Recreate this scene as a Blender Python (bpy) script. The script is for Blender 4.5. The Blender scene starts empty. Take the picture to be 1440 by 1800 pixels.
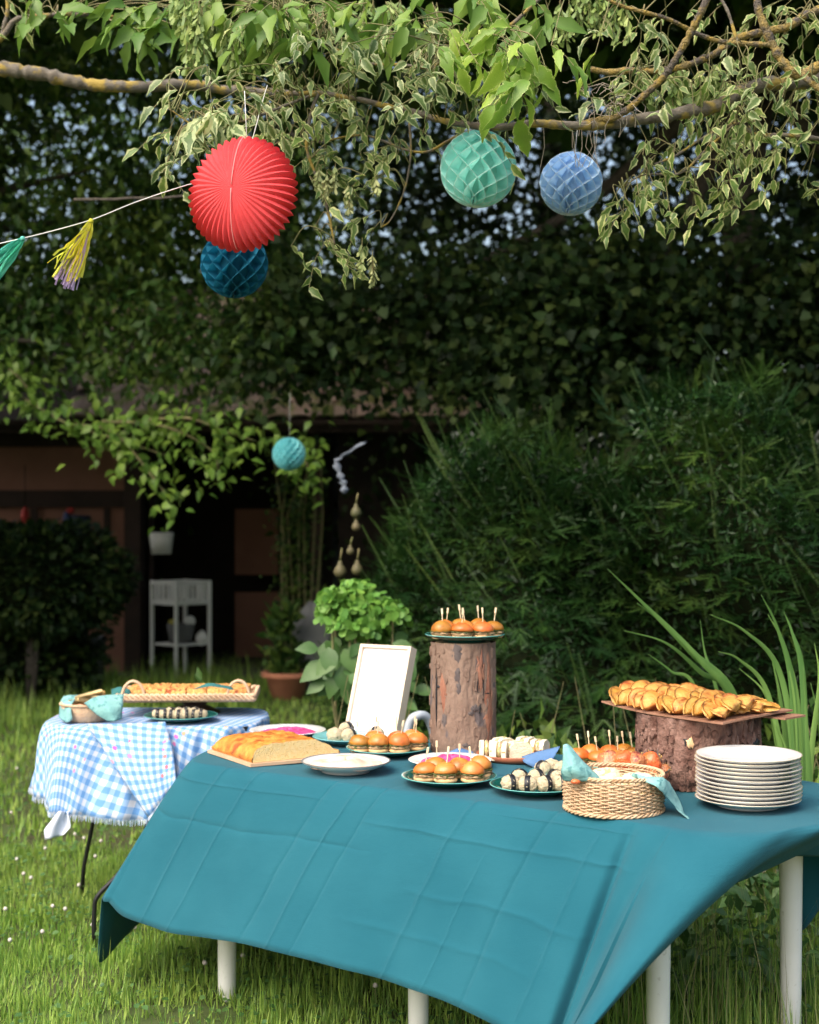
import bpy, math, random
import numpy as np
from mathutils import Vector, Matrix, noise as mn
random.seed(7); rs = np.random.RandomState(11)
sc = bpy.context.scene; COL = sc.collection
R = math.radians; PI = math.pi
# ------------------------------------------------------------------ camera, light, exposure
CAMZ = 1.43; FPX = 2500.0; HY = 920.0
cam_d = bpy.data.cameras.new("camera"); cam = bpy.data.objects.new("camera", cam_d); COL.objects.link(cam)
cam.location = (0, 0, CAMZ); cam.rotation_euler = (PI/2, 0, 0)
cam_d.sensor_fit = 'VERTICAL'; cam_d.sensor_height = 36; cam_d.sensor_width = 28.8; cam_d.lens = 50
cam_d.shift_y = 20/1800; cam_d.clip_end = 500; cam_d.clip_start = 0.05
cam_d.dof.use_dof = True; cam_d.dof.focus_distance = 3.75; cam_d.dof.aperture_fstop = 3.2
sc.camera = cam
w = bpy.data.worlds.new("World"); sc.world = w; w.use_nodes = True
nt = w.node_tree; nt.nodes.clear()
sky = nt.nodes.new('ShaderNodeTexSky'); sky.sky_type = 'NISHITA'; sky.sun_disc = False
SUN_EL, SUN_ROT = R(50), R(220)
sky.sun_elevation = SUN_EL; sky.sun_rotation = SUN_ROT; sky.air_density = 1.3; sky.dust_density = 7.0; sky.ozone_density = 1.0
bg = nt.nodes.new('ShaderNodeBackground'); bg.inputs[1].default_value = 0.15
wo = nt.nodes.new('ShaderNodeOutputWorld'); nt.links.new(sky.outputs[0], bg.inputs[0]); nt.links.new(bg.outputs[0], wo.inputs[0])
sl = bpy.data.lights.new("sun", 'SUN'); sl.energy = 1.05; sl.angle = R(65); sl.color = (1, .98, .94)
sun = bpy.data.objects.new("sun", sl); COL.objects.link(sun)
sd = Vector((math.sin(SUN_ROT)*math.cos(SUN_EL), math.cos(SUN_ROT)*math.cos(SUN_EL), math.sin(SUN_EL)))
sun.rotation_euler = sd.to_track_quat('Z', 'Y').to_euler(); sun.location = sd*30
sc.view_settings.view_transform = 'Standard'; sc.view_settings.look = 'None'
sc.view_settings.exposure = 1.08; sc.view_settings.gamma = 1
sc.cycles.use_denoising = True; sc.cycles.max_bounces = 6; sc.cycles.diffuse_bounces = 4
sc.cycles.glossy_bounces = 2; sc.cycles.transmission_bounces = 3; sc.cycles.transparent_max_bounces = 6
sc.cycles.sample_clamp_indirect = 4

def P(px, py, Y): return Vector(((px-720)/FPX*Y, Y, CAMZ-(py-HY)/FPX*Y))
def atz(px, py, z):
    Y = (CAMZ-z)*FPX/(py-HY); return Vector(((px-720)/FPX*Y, Y, z))
# ------------------------------------------------------------------ materials
def _n(t, ty, **k):
    n = t.nodes.new(ty)
    for a, b in k.items(): setattr(n, a, b)
    return n
def mat(name, c1, c2=None, scale=20, rough=.6, bump=0, bscale=None, trans=0, spec=.4, detail=5, stretch=(1,1,1),
        rnd=0, attr=None, ramp=(.35,.65), sub=0, coat=0, metal=0, sheen=0, third=None, tscale=6, tramp=(.55,.62), bstretch=None):
    m = bpy.data.materials.new(name); m.use_nodes = True; t = m.node_tree; t.nodes.clear(); L = t.links.new
    out = _n(t, 'ShaderNodeOutputMaterial'); b = _n(t, 'ShaderNodeBsdfPrincipled')
    b.inputs['Roughness'].default_value = rough; b.inputs['Specular IOR Level'].default_value = spec
    b.inputs['Metallic'].default_value = metal; b.inputs['Coat Weight'].default_value = coat; b.inputs['Coat Roughness'].default_value = .15
    b.inputs['Sheen Weight'].default_value = sheen
    if sub:
        b.inputs['Subsurface Weight'].default_value = sub; b.inputs['Subsurface Radius'].default_value = (1,.6,.3); b.inputs['Subsurface Scale'].default_value = .008
    tc = _n(t, 'ShaderNodeTexCoord'); oi = _n(t, 'ShaderNodeObjectInfo')
    add = _n(t, 'ShaderNodeVectorMath', operation='ADD'); mul = _n(t, 'ShaderNodeVectorMath', operation='SCALE'); mul.inputs['Scale'].default_value = 13.0
    comb = _n(t, 'ShaderNodeCombineXYZ'); L(oi.outputs['Random'], comb.inputs[0]); L(oi.outputs['Random'], comb.inputs[1]); L(comb.outputs[0], mul.inputs[0])
    L(tc.outputs['Object'], add.inputs[0]); L(mul.outputs[0], add.inputs[1])
    mp = _n(t, 'ShaderNodeMapping'); mp.inputs['Scale'].default_value = stretch; L(add.outputs[0], mp.inputs[0])
    if c2 is None: c2 = tuple(x*.8 for x in c1)
    nz = _n(t, 'ShaderNodeTexNoise'); nz.inputs['Scale'].default_value = scale; nz.inputs['Detail'].default_value = detail; L(mp.outputs[0], nz.inputs['Vector'])
    cr = _n(t, 'ShaderNodeValToRGB'); cr.color_ramp.elements[0].position = ramp[0]; cr.color_ramp.elements[1].position = ramp[1]
    cr.color_ramp.elements[0].color = (*c1, 1); cr.color_ramp.elements[1].color = (*c2, 1); L(nz.outputs[0], cr.inputs[0])
    col = cr.outputs[0]
    if third:
        n3 = _n(t, 'ShaderNodeTexNoise'); n3.inputs['Scale'].default_value = tscale; n3.inputs['Detail'].default_value = 3; L(mp.outputs[0], n3.inputs['Vector'])
        r3 = _n(t, 'ShaderNodeMapRange'); r3.inputs[1].default_value = tramp[0]; r3.inputs[2].default_value = tramp[1]; L(n3.outputs[0], r3.inputs[0])
        mx = _n(t, 'ShaderNodeMix', data_type='RGBA'); L(r3.outputs[0], mx.inputs[0]); L(col, mx.inputs[6]); mx.inputs[7].default_value = (*third, 1); col = mx.outputs[2]
    if rnd:
        hs = _n(t, 'ShaderNodeHueSaturation'); mr = _n(t, 'ShaderNodeMapRange'); mr.inputs[3].default_value = 1-rnd; mr.inputs[4].default_value = 1+rnd
        if attr:
            at = _n(t, 'ShaderNodeAttribute', attribute_name='rnd'); L(at.outputs['Fac'], mr.inputs[0])
        else: L(oi.outputs['Random'], mr.inputs[0])
        L(mr.outputs[0], hs.inputs['Value']); L(col, hs.inputs['Color']); col = hs.outputs[0]
        mh = _n(t, 'ShaderNodeMapRange'); mh.inputs[3].default_value = .5+.035*rnd*2; mh.inputs[4].default_value = .5-.03*rnd*2
        L(mr.inputs[0].links[0].from_socket, mh.inputs[0]); L(mh.outputs[0], hs.inputs['Hue'])
    L(col, b.inputs['Base Color'])
    if bump:
        nb = _n(t, 'ShaderNodeTexNoise'); nb.inputs['Scale'].default_value = bscale or scale*4; nb.inputs['Detail'].default_value = 4
        if bstretch:
            m2 = _n(t, 'ShaderNodeMapping'); m2.inputs['Scale'].default_value = bstretch; L(add.outputs[0], m2.inputs[0]); L(m2.outputs[0], nb.inputs['Vector'])
        else: L(mp.outputs[0], nb.inputs['Vector'])
        bp = _n(t, 'ShaderNodeBump'); bp.inputs['Strength'].default_value = min(1, bump); bp.inputs['Distance'].default_value = .004*max(1, bump)
        L(nb.outputs[0], bp.inputs['Height']); L(bp.outputs[0], b.inputs['Normal'])
    if trans:
        tr = _n(t, 'ShaderNodeBsdfTranslucent'); L(col, tr.inputs[0]); ms = _n(t, 'ShaderNodeMixShader'); ms.inputs[0].default_value = trans
        L(b.outputs[0], ms.inputs[1]); L(tr.outputs[0], ms.inputs[2]); L(ms.outputs[0], out.inputs[0])
    else: L(b.outputs[0], out.inputs[0])
    return m
def var_mat(name, green, cream, thr=.75, trans=.4, attr=True, rnd=.25):
    m = mat(name, green, tuple(x*.75 for x in green), scale=60, rough=.45, trans=trans, rnd=rnd, attr=attr, spec=.5)
    t = m.node_tree; L = t.links.new
    hs = [n for n in t.nodes if n.type == 'HUE_SAT'][0]; src = hs.inputs['Color'].links[0].from_socket
    uv = _n(t, 'ShaderNodeUVMap'); sp = _n(t, 'ShaderNodeSeparateXYZ'); L(uv.outputs[0], sp.inputs[0])
    a = _n(t, 'ShaderNodeMath', operation='SUBTRACT'); a.inputs[1].default_value = .5; L(sp.outputs[0], a.inputs[0])
    ab = _n(t, 'ShaderNodeMath', operation='ABSOLUTE'); L(a.outputs[0], ab.inputs[0])
    tc = _n(t, 'ShaderNodeTexCoord'); nz = _n(t, 'ShaderNodeTexNoise'); nz.inputs['Scale'].default_value = 45; nz.inputs['Detail'].default_value = 2; L(tc.outputs['Object'], nz.inputs['Vector'])
    m2 = _n(t, 'ShaderNodeMath', operation='MULTIPLY_ADD'); m2.inputs[1].default_value = 1.1; L(nz.outputs[0], m2.inputs[0])
    ab2 = _n(t, 'ShaderNodeMath', operation='MULTIPLY'); ab2.inputs[1].default_value = 1.6; L(ab.outputs[0], ab2.inputs[0]); L(ab2.outputs[0], m2.inputs[2])
    mr = _n(t, 'ShaderNodeMapRange'); mr.inputs[1].default_value = thr+.3; mr.inputs[2].default_value = thr+.38; L(m2.outputs[0], mr.inputs[0])
    mx = _n(t, 'ShaderNodeMix', data_type='RGBA'); L(mr.outputs[0], mx.inputs[0]); L(src, mx.inputs[6]); mx.inputs[7].default_value = (*cream, 1)
    L(mx.outputs[2], hs.inputs['Color'])
    return m
M = {}
# ------------------------------------------------------------------ mesh helpers
def tag(o, label=None, cat=None, group=None, kind=None):
    if label: o['label'] = label
    if cat: o['category'] = cat
    if group: o['group'] = group
    if kind: o['kind'] = kind
    return o
def thing(name, label, cat, loc=(0,0,0), rotz=0, group=None, rot=None):
    o = bpy.data.objects.new(name, None); COL.objects.link(o); o.location = loc; o.empty_display_size = .05
    o.rotation_euler = rot if rot else (0, 0, rotz)
    return tag(o, label, cat, group)
def link(name, me, parent=None, loc=None, rot=None):
    o = bpy.data.objects.new(name, me); COL.objects.link(o)
    if parent is not None: o.parent = parent
    if loc is not None: o.location = loc
    if rot is not None: o.rotation_euler = rot
    return o
def mesh(name, V, F, m=None, smooth=True, UV=None, off=None):
    me = bpy.data.meshes.new(name)
    if off is not None: V = [(v[0]-off[0], v[1]-off[1], v[2]-off[2]) for v in V]
    me.from_pydata([tuple(v) for v in V], [], F)
    if UV is not None:
        u = me.uv_layers.new(name='UVMap'); li = np.zeros(len(me.loops), np.int32); me.loops.foreach_get('vertex_index', li)
        u.data.foreach_set('uv', np.asarray(UV, np.float32)[li].ravel())
    if m: me.materials.append(m)
    if smooth: me.polygons.foreach_set('use_smooth', [True]*len(me.polygons))
    me.update(); return me
class MB:
    def __init__(s): s.V = []; s.F = []
    def add(s, V, F):
        n = len(s.V); s.V += [tuple(v) for v in V]; s.F += [tuple(i+n for i in f) for f in F]; return s
    def box(s, cen, d, rot=None, bev=0):
        x, y, z = d[0]/2, d[1]/2, d[2]/2
        if bev:
            V = []; F = []
            b = min(bev, x*.9, y*.9, z*.9)
            for sx in (-1,1):
                for sy in (-1,1):
                    for sz in (-1,1):
                        V += [(sx*(x-b),sy*(y-b),sz*z), (sx*(x-b),sy*y,sz*(z-b)), (sx*x,sy*(y-b),sz*(z-b))]
            def i(a,b_,c_,k): return ((a*2+b_)*2+c_)*3+k
            F = [(i(0,0,1,0),i(1,0,1,0),i(1,1,1,0),i(0,1,1,0)), (i(0,0,0,0),i(0,1,0,0),i(1,1,0,0),i(1,0,0,0)),
                 (i(0,0,0,1),i(1,0,0,1),i(1,0,1,1),i(0,0,1,1)), (i(0,1,0,1),i(0,1,1,1),i(1,1,1,1),i(1,1,0,1)),
                 (i(0,0,0,2),i(0,0,1,2),i(0,1,1,2),i(0,1,0,2)), (i(1,0,0,2),i(1,1,0,2),i(1,1,1,2),i(1,0,1,2))]
            for a in (0,1):
                for c in (0,1):
                    F.append((i(0,a,c,0),i(0,a,c,1),i(1,a,c,1),i(1,a,c,0)))
                    F.append((i(a,0,c,0),i(a,0,c,2),i(a,1,c,2),i(a,1,c,0)))
                    F.append((i(a,c,0,1),i(a,c,0,2),i(a,c,1,2),i(a,c,1,1)))
                    for e in (0,1): F.append((i(a,c,e,0),i(a,c,e,1),i(a,c,e,2)))
        else:
            V = [(a*x,b*y,c*z) for a in (-1,1) for b in (-1,1) for c in (-1,1)]
            F = [(0,1,3,2),(4,6,7,5),(0,4,5,1),(2,3,7,6),(0,2,6,4),(1,5,7,3)]
        V = [Vector(v) for v in V]
        if rot is not None: V = [rot @ v for v in V]
        return s.add([v+Vector(cen) for v in V], F)
    def tube(s, pts, rad, n=8, cap=True):
        pts = [Vector(p) for p in pts]; N = len(pts)
        if not hasattr(rad, '__len__'): rad = [rad]*N
        V = []; up = Vector((0,0,1)); prev = None
        for i, p in enumerate(pts):
            d = (pts[min(i+1,N-1)]-pts[max(i-1,0)])
            d = d.normalized() if d.length > 1e-9 else Vector((0,0,1))
            if prev is None:
                a = d.cross(up)
                if a.length < .1: a = d.cross(Vector((1,0,0)))
                a.normalize()
            else:
                a = prev - d*prev.dot(d)
                a = a.normalized() if a.length > 1e-6 else d.orthogonal().normalized()
            prev = a; b = d.cross(a)
            for k in range(n):
                t = 2*PI*k/n; V.append(p+(a*math.cos(t)+b*math.sin(t))*rad[i])
        F = [(i*n+k, i*n+(k+1)%n, (i+1)*n+(k+1)%n, (i+1)*n+k) for i in range(N-1) for k in range(n)]
        if cap: F += [tuple(range(n-1,-1,-1)), tuple((N-1)*n+k for k in range(n))]
        return s.add(V, F)
    def lathe(s, prof, n=48, c=(0,0,0), wob=None, cap=True):
        V = []; N = len(prof)
        for (r, z) in prof:
            for k in range(n):
                t = 2*PI*k/n; rr = r
                if wob: rr, z2 = wob(r, z, t)
                else: z2 = z
                V.append((c[0]+rr*math.cos(t), c[1]+rr*math.sin(t), c[2]+z2))
        F = [(i*n+k, i*n+(k+1)%n, (i+1)*n+(k+1)%n, (i+1)*n+k) for i in range(N-1) for k in range(n)]
        if cap and prof[0][0] > 1e-6: F.append(tuple(range(n-1,-1,-1)))
        if cap and prof[-1][0] > 1e-6: F.append(tuple((N-1)*n+k for k in range(n)))
        return s.add(V, F)
    def mesh(s, name, m=None, smooth=True, off=None): return mesh(name, s.V, s.F, m, smooth, off=off)
    def build(s, name, m, parent=None, loc=None, rot=None, smooth=True, off=None):
        return link(name, s.mesh(name, m, smooth, off), parent, loc, rot)
def ico(r, sub=3, f=None):
    import bmesh
    b = bmesh.new(); bmesh.ops.create_icosphere(b, subdivisions=sub, radius=1)
    V = [v.co.copy() for v in b.verts]; F = [tuple(v.index for v in fc.verts) for fc in b.faces]; b.free()
    out = []
    for v in V:
        p = f(v) if f else v
        out.append(p*r if not hasattr(r,'__len__') else Vector((p.x*r[0], p.y*r[1], p.z*r[2])))
    return out, F
def nz3(v, s, seed=0): return mn.noise(Vector((v[0]*s+seed*7.3, v[1]*s-seed*3.1, v[2]*s+seed*1.7)))
def crom(pts, n, closed=False):
    A = np.array(pts, float); N = len(A); out = []
    segs = N if closed else N-1
    for i in range(segs):
        p0, p1, p2, p3 = (A[(i-1) % N] if closed or i > 0 else 2*A[0]-A[1]), A[i], A[(i+1) % N], (A[(i+2) % N] if closed or i+2 < N else 2*A[-1]-A[-2])
        for k in range(n):
            t = k/n; out.append(.5*((2*p1)+(-p0+p2)*t+(2*p0-5*p1+4*p2-p3)*t*t+(-p0+3*p1-3*p2+p3)*t**3))
    if not closed: out.append(A[-1])
    return np.array(out)
def pxpath(pts, n=6): return [Vector(v) for v in crom([P(*p) for p in pts], n)]
# fast scattering of a small template into ONE mesh
def np_mesh(name, V, faces_flat, sizes, m, UV=None, rnd=None, smooth=True):
    me = bpy.data.meshes.new(name); me.vertices.add(len(V)); me.vertices.foreach_set('co', np.ascontiguousarray(V, np.float32).ravel())
    me.loops.add(len(faces_flat)); me.loops.foreach_set('vertex_index', faces_flat.astype(np.int32))
    me.polygons.add(len(sizes)); st = np.concatenate([[0], np.cumsum(sizes)[:-1]]).astype(np.int32); me.polygons.foreach_set('loop_start', st)
    if smooth: me.polygons.foreach_set('use_smooth', np.ones(len(sizes), bool))
    if UV is not None:
        u = me.uv_layers.new(name='UVMap'); u.data.foreach_set('uv', UV[faces_flat].astype(np.float32).ravel())
    if rnd is not None:
        a = me.attributes.new('rnd', 'FLOAT', 'POINT'); a.data.foreach_set('value', rnd.astype(np.float32))
    me.materials.append(m); me.update(calc_edges=True); return me
def norm(a): return a/np.maximum(np.linalg.norm(a, axis=-1, keepdims=True), 1e-9)
def frames(d, up):
    y = norm(d); x = norm(np.cross(y, up)); z = np.cross(x, y); return np.stack([x, y, z], axis=-1)
def scatter(name, tm, pos, Rm, sc_, m, parent=None, rnd=None, kind=None):
    V, F, UV = tm; V = np.array(V); N = len(pos); n = len(V)
    if sc_.ndim == 1: sc_ = np.repeat(sc_[:, None], 3, 1)
    W = np.einsum('nij,nkj->nki', Rm, V[None]*sc_[:, None, :])+pos[:, None, :]
    ff = np.array([i for f in F for i in f]); sz = np.array([len(f) for f in F])
    FF = (ff[None]+np.arange(N)[:, None]*n).ravel(); SZ = np.tile(sz, N)
    r = rs.rand(N) if rnd is None else rnd
    me = np_mesh(name, W.reshape(-1, 3), FF, SZ, m, np.tile(np.array(UV), (N, 1)) if UV is not None else None, np.repeat(r, n))
    o = link(name, me, parent)
    if kind: o['kind'] = kind
    return o
def leaf_t(W=.28, n=4, fold=.12, droop=.25, pw=.85, stalk=.0, wav=0, jag=0, ph=0):
    V = []; UV = []; F = []
    for i in range(n+1):
        t = i/n; wd = W*math.sin(PI*min(1, t)**pw)*(1-.25*t)*(1+jag*math.sin(i*2.6+ph)) if 0 < i < n else .008
        z = -droop*t*t
        for j in (-1, 0, 1):
            V.append((j*wd, stalk+t*(1-stalk), z+(fold*abs(j)*wd/W*.5)+wav*math.sin(i*2.3+j)*abs(j))); UV.append((.5+.5*j, t))
    for i in range(n):
        for j in (0, 1):
            a = i*3+j; F.append((a, a+1, a+4, a+3))
    return V, F, UV
LEAF = leaf_t(); LEAF_S = leaf_t(n=2, W=.3, fold=.2, droop=.2); LEAF_B = leaf_t(n=3, W=.36, fold=.15, droop=.35)
LEAF_IVY = ([(0,0,0),(.32,.22,.05),(.5,.1,.02),(.34,.6,.03),(0,1,-.12),(-.34,.6,.03),(-.5,.1,.02),(-.32,.22,.05),(0,.5,-.03)],
            [(0,1,8),(1,2,3,8),(3,4,8),(4,5,8),(5,6,7,8),(7,0,8)], [(.5,0),(.8,.2),(1,.1),(.9,.6),(.5,1),(.1,.6),(0,.1),(.2,.2),(.5,.5)])
LEAF_D = ([(0,0,0),(.33,.45,.06),(0,1,-.15),(-.33,.45,.06),(0,.5,-.02)], [(0,1,4),(1,2,4),(2,3,4),(3,0,4)], [(.5,0),(1,.5),(.5,1),(0,.5),(.5,.5)])
LEAF_Q = ([(0,0,0),(.33,.5,.07),(0,1,-.12),(-.33,.5,.07)], [(0,1,2),(0,2,3)], [(.5,0),(1,.5),(.5,1),(0,.5)])
def rdirs(N, down=0.5, out=None, ow=0):
    d = rs.normal(size=(N, 3)); d[:, 2] -= down
    if out is not None: d = d+out*ow
    return norm(d)
# ------------------------------------------------------------------ palette
M['ground'] = mat('ground_soil', (.060,.095,.022), (.055,.055,.022), scale=3, rough=.95, bump=.8, bscale=40)
M['grass'] = mat('grass_blades', (.19,.34,.05), (.28,.42,.085), scale=1.4, rough=.5, trans=.4, rnd=.35, attr=True, third=(.27,.27,.10), tscale=60, tramp=(.6,.72))
M['grass_dry'] = mat('grass_dry_stems', (.33,.28,.14), (.24,.25,.10), scale=5, rough=.7, trans=.2)
M['dark_leaf'] = mat('dark_tree_leaf', (.014,.034,.008), (.032,.060,.012), scale=1.5, rough=.6, trans=.2, rnd=.7, attr=True, spec=.25)
M['mid_leaf'] = mat('mid_tree_leaf', (.045,.105,.018), (.10,.175,.03), scale=1.2, rough=.5, trans=.35, rnd=.65, attr=True)
M['bright_leaf'] = mat('bright_leaf', (.115,.22,.03), (.17,.28,.045), scale=3, rough=.45, trans=.35, rnd=.25, attr=True)
M['leaf_pale'] = var_mat('pale_variegated_leaf', (.15,.24,.06), (.48,.55,.26), thr=.52)
M['leaf_var'] = var_mat('variegated_leaf', (.155,.255,.05), (.46,.50,.20), thr=.70)
M['leaf_var_obj'] = var_mat('variegated_leaf_single', (.125,.20,.055), (.42,.48,.24), thr=.68, attr=False)
M['leaf_lime'] = var_mat('lime_leaf', (.24,.40,.045), (.50,.58,.18), thr=.95)
M['leaf_lime_obj'] = var_mat('lime_leaf_single', (.24,.40,.045), (.50,.58,.18), thr=.95, attr=False)
M['seed'] = mat('samara', (.16,.26,.06), (.26,.34,.10), scale=10, rough=.5, trans=.25, rnd=.3, attr=True)
M['seed_pale'] = mat('pale_samara', (.40,.42,.20), (.28,.34,.12), scale=10, rough=.6, trans=.2, rnd=.2, attr=True)
M['yew'] = mat('yew_needle', (.012,.041,.006), (.028,.076,.011), scale=2, rough=.5, trans=.1, rnd=.6, attr=True)
M['yew_tip'] = mat('yew_young_shoot', (.06,.11,.02), (.04,.08,.018), scale=2, rough=.5, trans=.15, rnd=.3, attr=True)
M['bark'] = mat('branch_bark', (.10,.085,.065), (.17,.15,.12), scale=30, rough=.9, bump=1, bscale=120, stretch=(1,1,1), third=(.30,.22,.05), tscale=16, tramp=(.5,.6))
M['lichen'] = mat('lichen_bark', (.33,.23,.055), (.19,.15,.07), scale=50, rough=.95, bump=3, bscale=160, third=(.10,.085,.07), tscale=22, tramp=(.5,.6))
M['dbark'] = mat('dark_bark', (.05,.042,.035), (.09,.075,.06), scale=25, rough=.9, bump=1)
M['twig'] = mat('twig', (.22,.18,.09), (.15,.17,.06), scale=20, rough=.8)
M['drytwig'] = mat('dry_twig', (.42,.36,.28), (.3,.26,.2), scale=20, rough=.8)
M['cloth'] = mat('teal_linen', (.0092,.096,.135), (.0135,.111,.152), scale=5, rough=.9, bump=.5, bscale=700, sheen=.05, spec=.2)
def crease_nodes(m):
    t = m.node_tree; L = t.links.new; b = [n for n in t.nodes if n.type == 'BSDF_PRINCIPLED'][0]
    uv = _n(t, 'ShaderNodeUVMap', uv_map='folds'); nz = _n(t, 'ShaderNodeTexNoise'); nz.inputs['Scale'].default_value = 5; nz.inputs['Detail'].default_value = 4; L(uv.outputs[0], nz.inputs['Vector'])
    sb = _n(t, 'ShaderNodeVectorMath', operation='SUBTRACT'); L(nz.outputs['Color'], sb.inputs[0]); sb.inputs[1].default_value = (.5,.5,.5)
    scl = _n(t, 'ShaderNodeVectorMath', operation='MULTIPLY_ADD'); L(sb.outputs[0], scl.inputs[0]); scl.inputs[1].default_value = (.022,.05,0); L(uv.outputs[0], scl.inputs[2])
    sp = _n(t, 'ShaderNodeSeparateXYZ'); L(scl.outputs[0], sp.inputs[0]); total = None
    for ax, c, w_, a, lo, hi in [(0,1.60,.006,1,.0,1),(0,1.47,.005,.8,0,1),(0,1.20,.006,-1,0,1),(0,1.11,.005,1,0,1),(0,1.03,.005,-.8,0,1),(0,.74,.006,1,0,1),(0,.505,.006,-1,0,1),(0,.36,.005,.7,.3,1),(0,.62,.004,.5,.55,1),
                           (1,.47,.012,1,.25,1.0),(1,.72,.012,.8,.3,.75),(1,.60,.010,-.8,1.0,1.8),(1,.26,.010,.7,.3,.62),(1,.36,.010,.7,1.2,1.8),(1,.86,.012,.6,.4,.9)]:
        s1 = _n(t, 'ShaderNodeMath', operation='SUBTRACT'); s1.inputs[1].default_value = c; L(sp.outputs[ax], s1.inputs[0])
        s2 = _n(t, 'ShaderNodeMath', operation='DIVIDE'); s2.inputs[1].default_value = w_; L(s1.outputs[0], s2.inputs[0])
        s3 = _n(t, 'ShaderNodeMath', operation='MULTIPLY'); L(s2.outputs[0], s3.inputs[0]); L(s2.outputs[0], s3.inputs[1])
        s4 = _n(t, 'ShaderNodeMath', operation='ADD'); s4.inputs[1].default_value = 1; L(s3.outputs[0], s4.inputs[0])
        s5 = _n(t, 'ShaderNodeMath', operation='DIVIDE'); s5.inputs[0].default_value = a; L(s4.outputs[0], s5.inputs[1])
        mr = _n(t, 'ShaderNodeMapRange'); mr.inputs[1].default_value = lo-.06; mr.inputs[2].default_value = lo+.06; mr2 = _n(t, 'ShaderNodeMapRange'); mr2.inputs[1].default_value = hi+.06; mr2.inputs[2].default_value = hi-.06
        L(sp.outputs[1-ax], mr.inputs[0]); L(sp.outputs[1-ax], mr2.inputs[0])
        q1 = _n(t, 'ShaderNodeMath', operation='MULTIPLY'); L(mr.outputs[0], q1.inputs[0]); L(mr2.outputs[0], q1.inputs[1]); q2 = _n(t, 'ShaderNodeMath', operation='MULTIPLY'); L(q1.outputs[0], q2.inputs[0]); L(s5.outputs[0], q2.inputs[1])
        if total is None: total = q2
        else:
            ad = _n(t, 'ShaderNodeMath', operation='ADD'); L(total.outputs[0], ad.inputs[0]); L(q2.outputs[0], ad.inputs[1]); total = ad
    nz2 = _n(t, 'ShaderNodeTexNoise'); nz2.inputs['Scale'].default_value = 3; nz2.inputs['Detail'].default_value = 6; nz2.inputs['Roughness'].default_value = .6; L(uv.outputs[0], nz2.inputs['Vector'])
    ad = _n(t, 'ShaderNodeMath', operation='MULTIPLY_ADD'); ad.inputs[1].default_value = 1.3; L(nz2.outputs[0], ad.inputs[0]); L(total.outputs[0], ad.inputs[2])
    bp = _n(t, 'ShaderNodeBump'); bp.inputs['Strength'].default_value = 1; bp.inputs['Distance'].default_value = .0036; L(ad.outputs[0], bp.inputs['Height'])
    old = b.inputs['Normal'].links[0].from_node; L(bp.outputs[0], old.inputs['Normal'])
crease_nodes(M['cloth'])
M['white_plastic'] = mat('white_plastic', (.80,.80,.78), (.74,.74,.71), scale=8, rough=.38, spec=.5, third=(.55,.54,.49), tscale=40, tramp=(.68,.78))
M['black_metal'] = mat('black_metal', (.02,.02,.022), rough=.45, metal=.3)
M['plate_white'] = mat('white_glaze', (.78,.78,.77), (.76,.76,.76), rough=.12, spec=.6, coat=.3)
M['plate_gold'] = mat('gold_rim', (.62,.55,.42), (.56,.48,.34), rough=.25, spec=.6, metal=.3)
M['plate_green'] = mat('green_glaze', (.008,.085,.075), (.01,.10,.088), rough=.12, spec=.6, coat=.3)
M['rim_green'] = mat('pale_green_rim', (.10,.36,.33), (.13,.4,.37), rough=.15)
M['plate_teal'] = mat('teal_glaze', (.20,.50,.53), (.17,.45,.48), rough=.15, coat=.3)
M['terracotta_d'] = mat('dark_terracotta', (.36,.12,.06), (.28,.09,.045), scale=30, rough=.5)
M['bun'] = mat('bun_crust', (.47,.145,.022), (.58,.235,.05), scale=14, rough=.3, spec=.5, sub=.15, rnd=.25, bump=.2, bscale=80, third=(.30,.075,.012), tscale=22, tramp=(.55,.75))
M['bunb'] = mat('bun_base', (.72,.42,.18), (.78,.53,.28), scale=30, rough=.6, bump=.4, bscale=150)
M['fill'] = mat('pulled_filling', (.33,.19,.09), (.55,.38,.22), scale=120, rough=.5, bump=1.2, bscale=250, third=(.12,.14,.03), tscale=70, tramp=(.58,.62))
M['lettuce'] = mat('dark_salad', (.05,.06,.02), (.10,.13,.03), scale=60, rough=.5)
M['wood_pick'] = mat('pick_wood', (.72,.58,.38), (.78,.66,.46), scale=60, rough=.7, stretch=(1,1,.1))
M['rice'] = mat('rice', (.60,.50,.32), (.74,.64,.45), scale=160, rough=.6, bump=2, bscale=380, sub=.1, third=(.30,.26,.15), tscale=90, tramp=(.64,.72))
M['nori'] = mat('nori', (.012,.012,.018), (.02,.022,.025), scale=60, rough=.4)
M['bread'] = mat('bread_crust', (.46,.145,.02), (.64,.30,.06), scale=26, rough=.5, bump=1.2, bscale=70, third=(.33,.08,.018), tscale=20, tramp=(.5,.66))
M['crumb'] = mat('bread_crumb', (.86,.62,.27), (.90,.70,.36), scale=80, rough=.85, bump=1.5, bscale=260, third=(.66,.46,.17), tscale=150, tramp=(.6,.7))
M['pastry'] = mat('pastry', (.50,.205,.035), (.63,.34,.09), scale=18, rough=.45, bump=.8, bscale=110, rnd=.16, third=(.26,.075,.015), tscale=30, tramp=(.5,.68), spec=.5)
M['dip_cream'] = mat('cream_dip', (.70,.46,.34), (.78,.58,.46), scale=40, rough=.5, bump=1.2, bscale=60, third=(.60,.33,.22), tscale=200, tramp=(.68,.72))
M['dip_pink'] = mat('beet_dip', (.50,.035,.17), (.62,.09,.26), scale=50, rough=.5, bump=1.2, bscale=70, third=(.30,.02,.12), tscale=60, tramp=(.6,.66))
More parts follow.
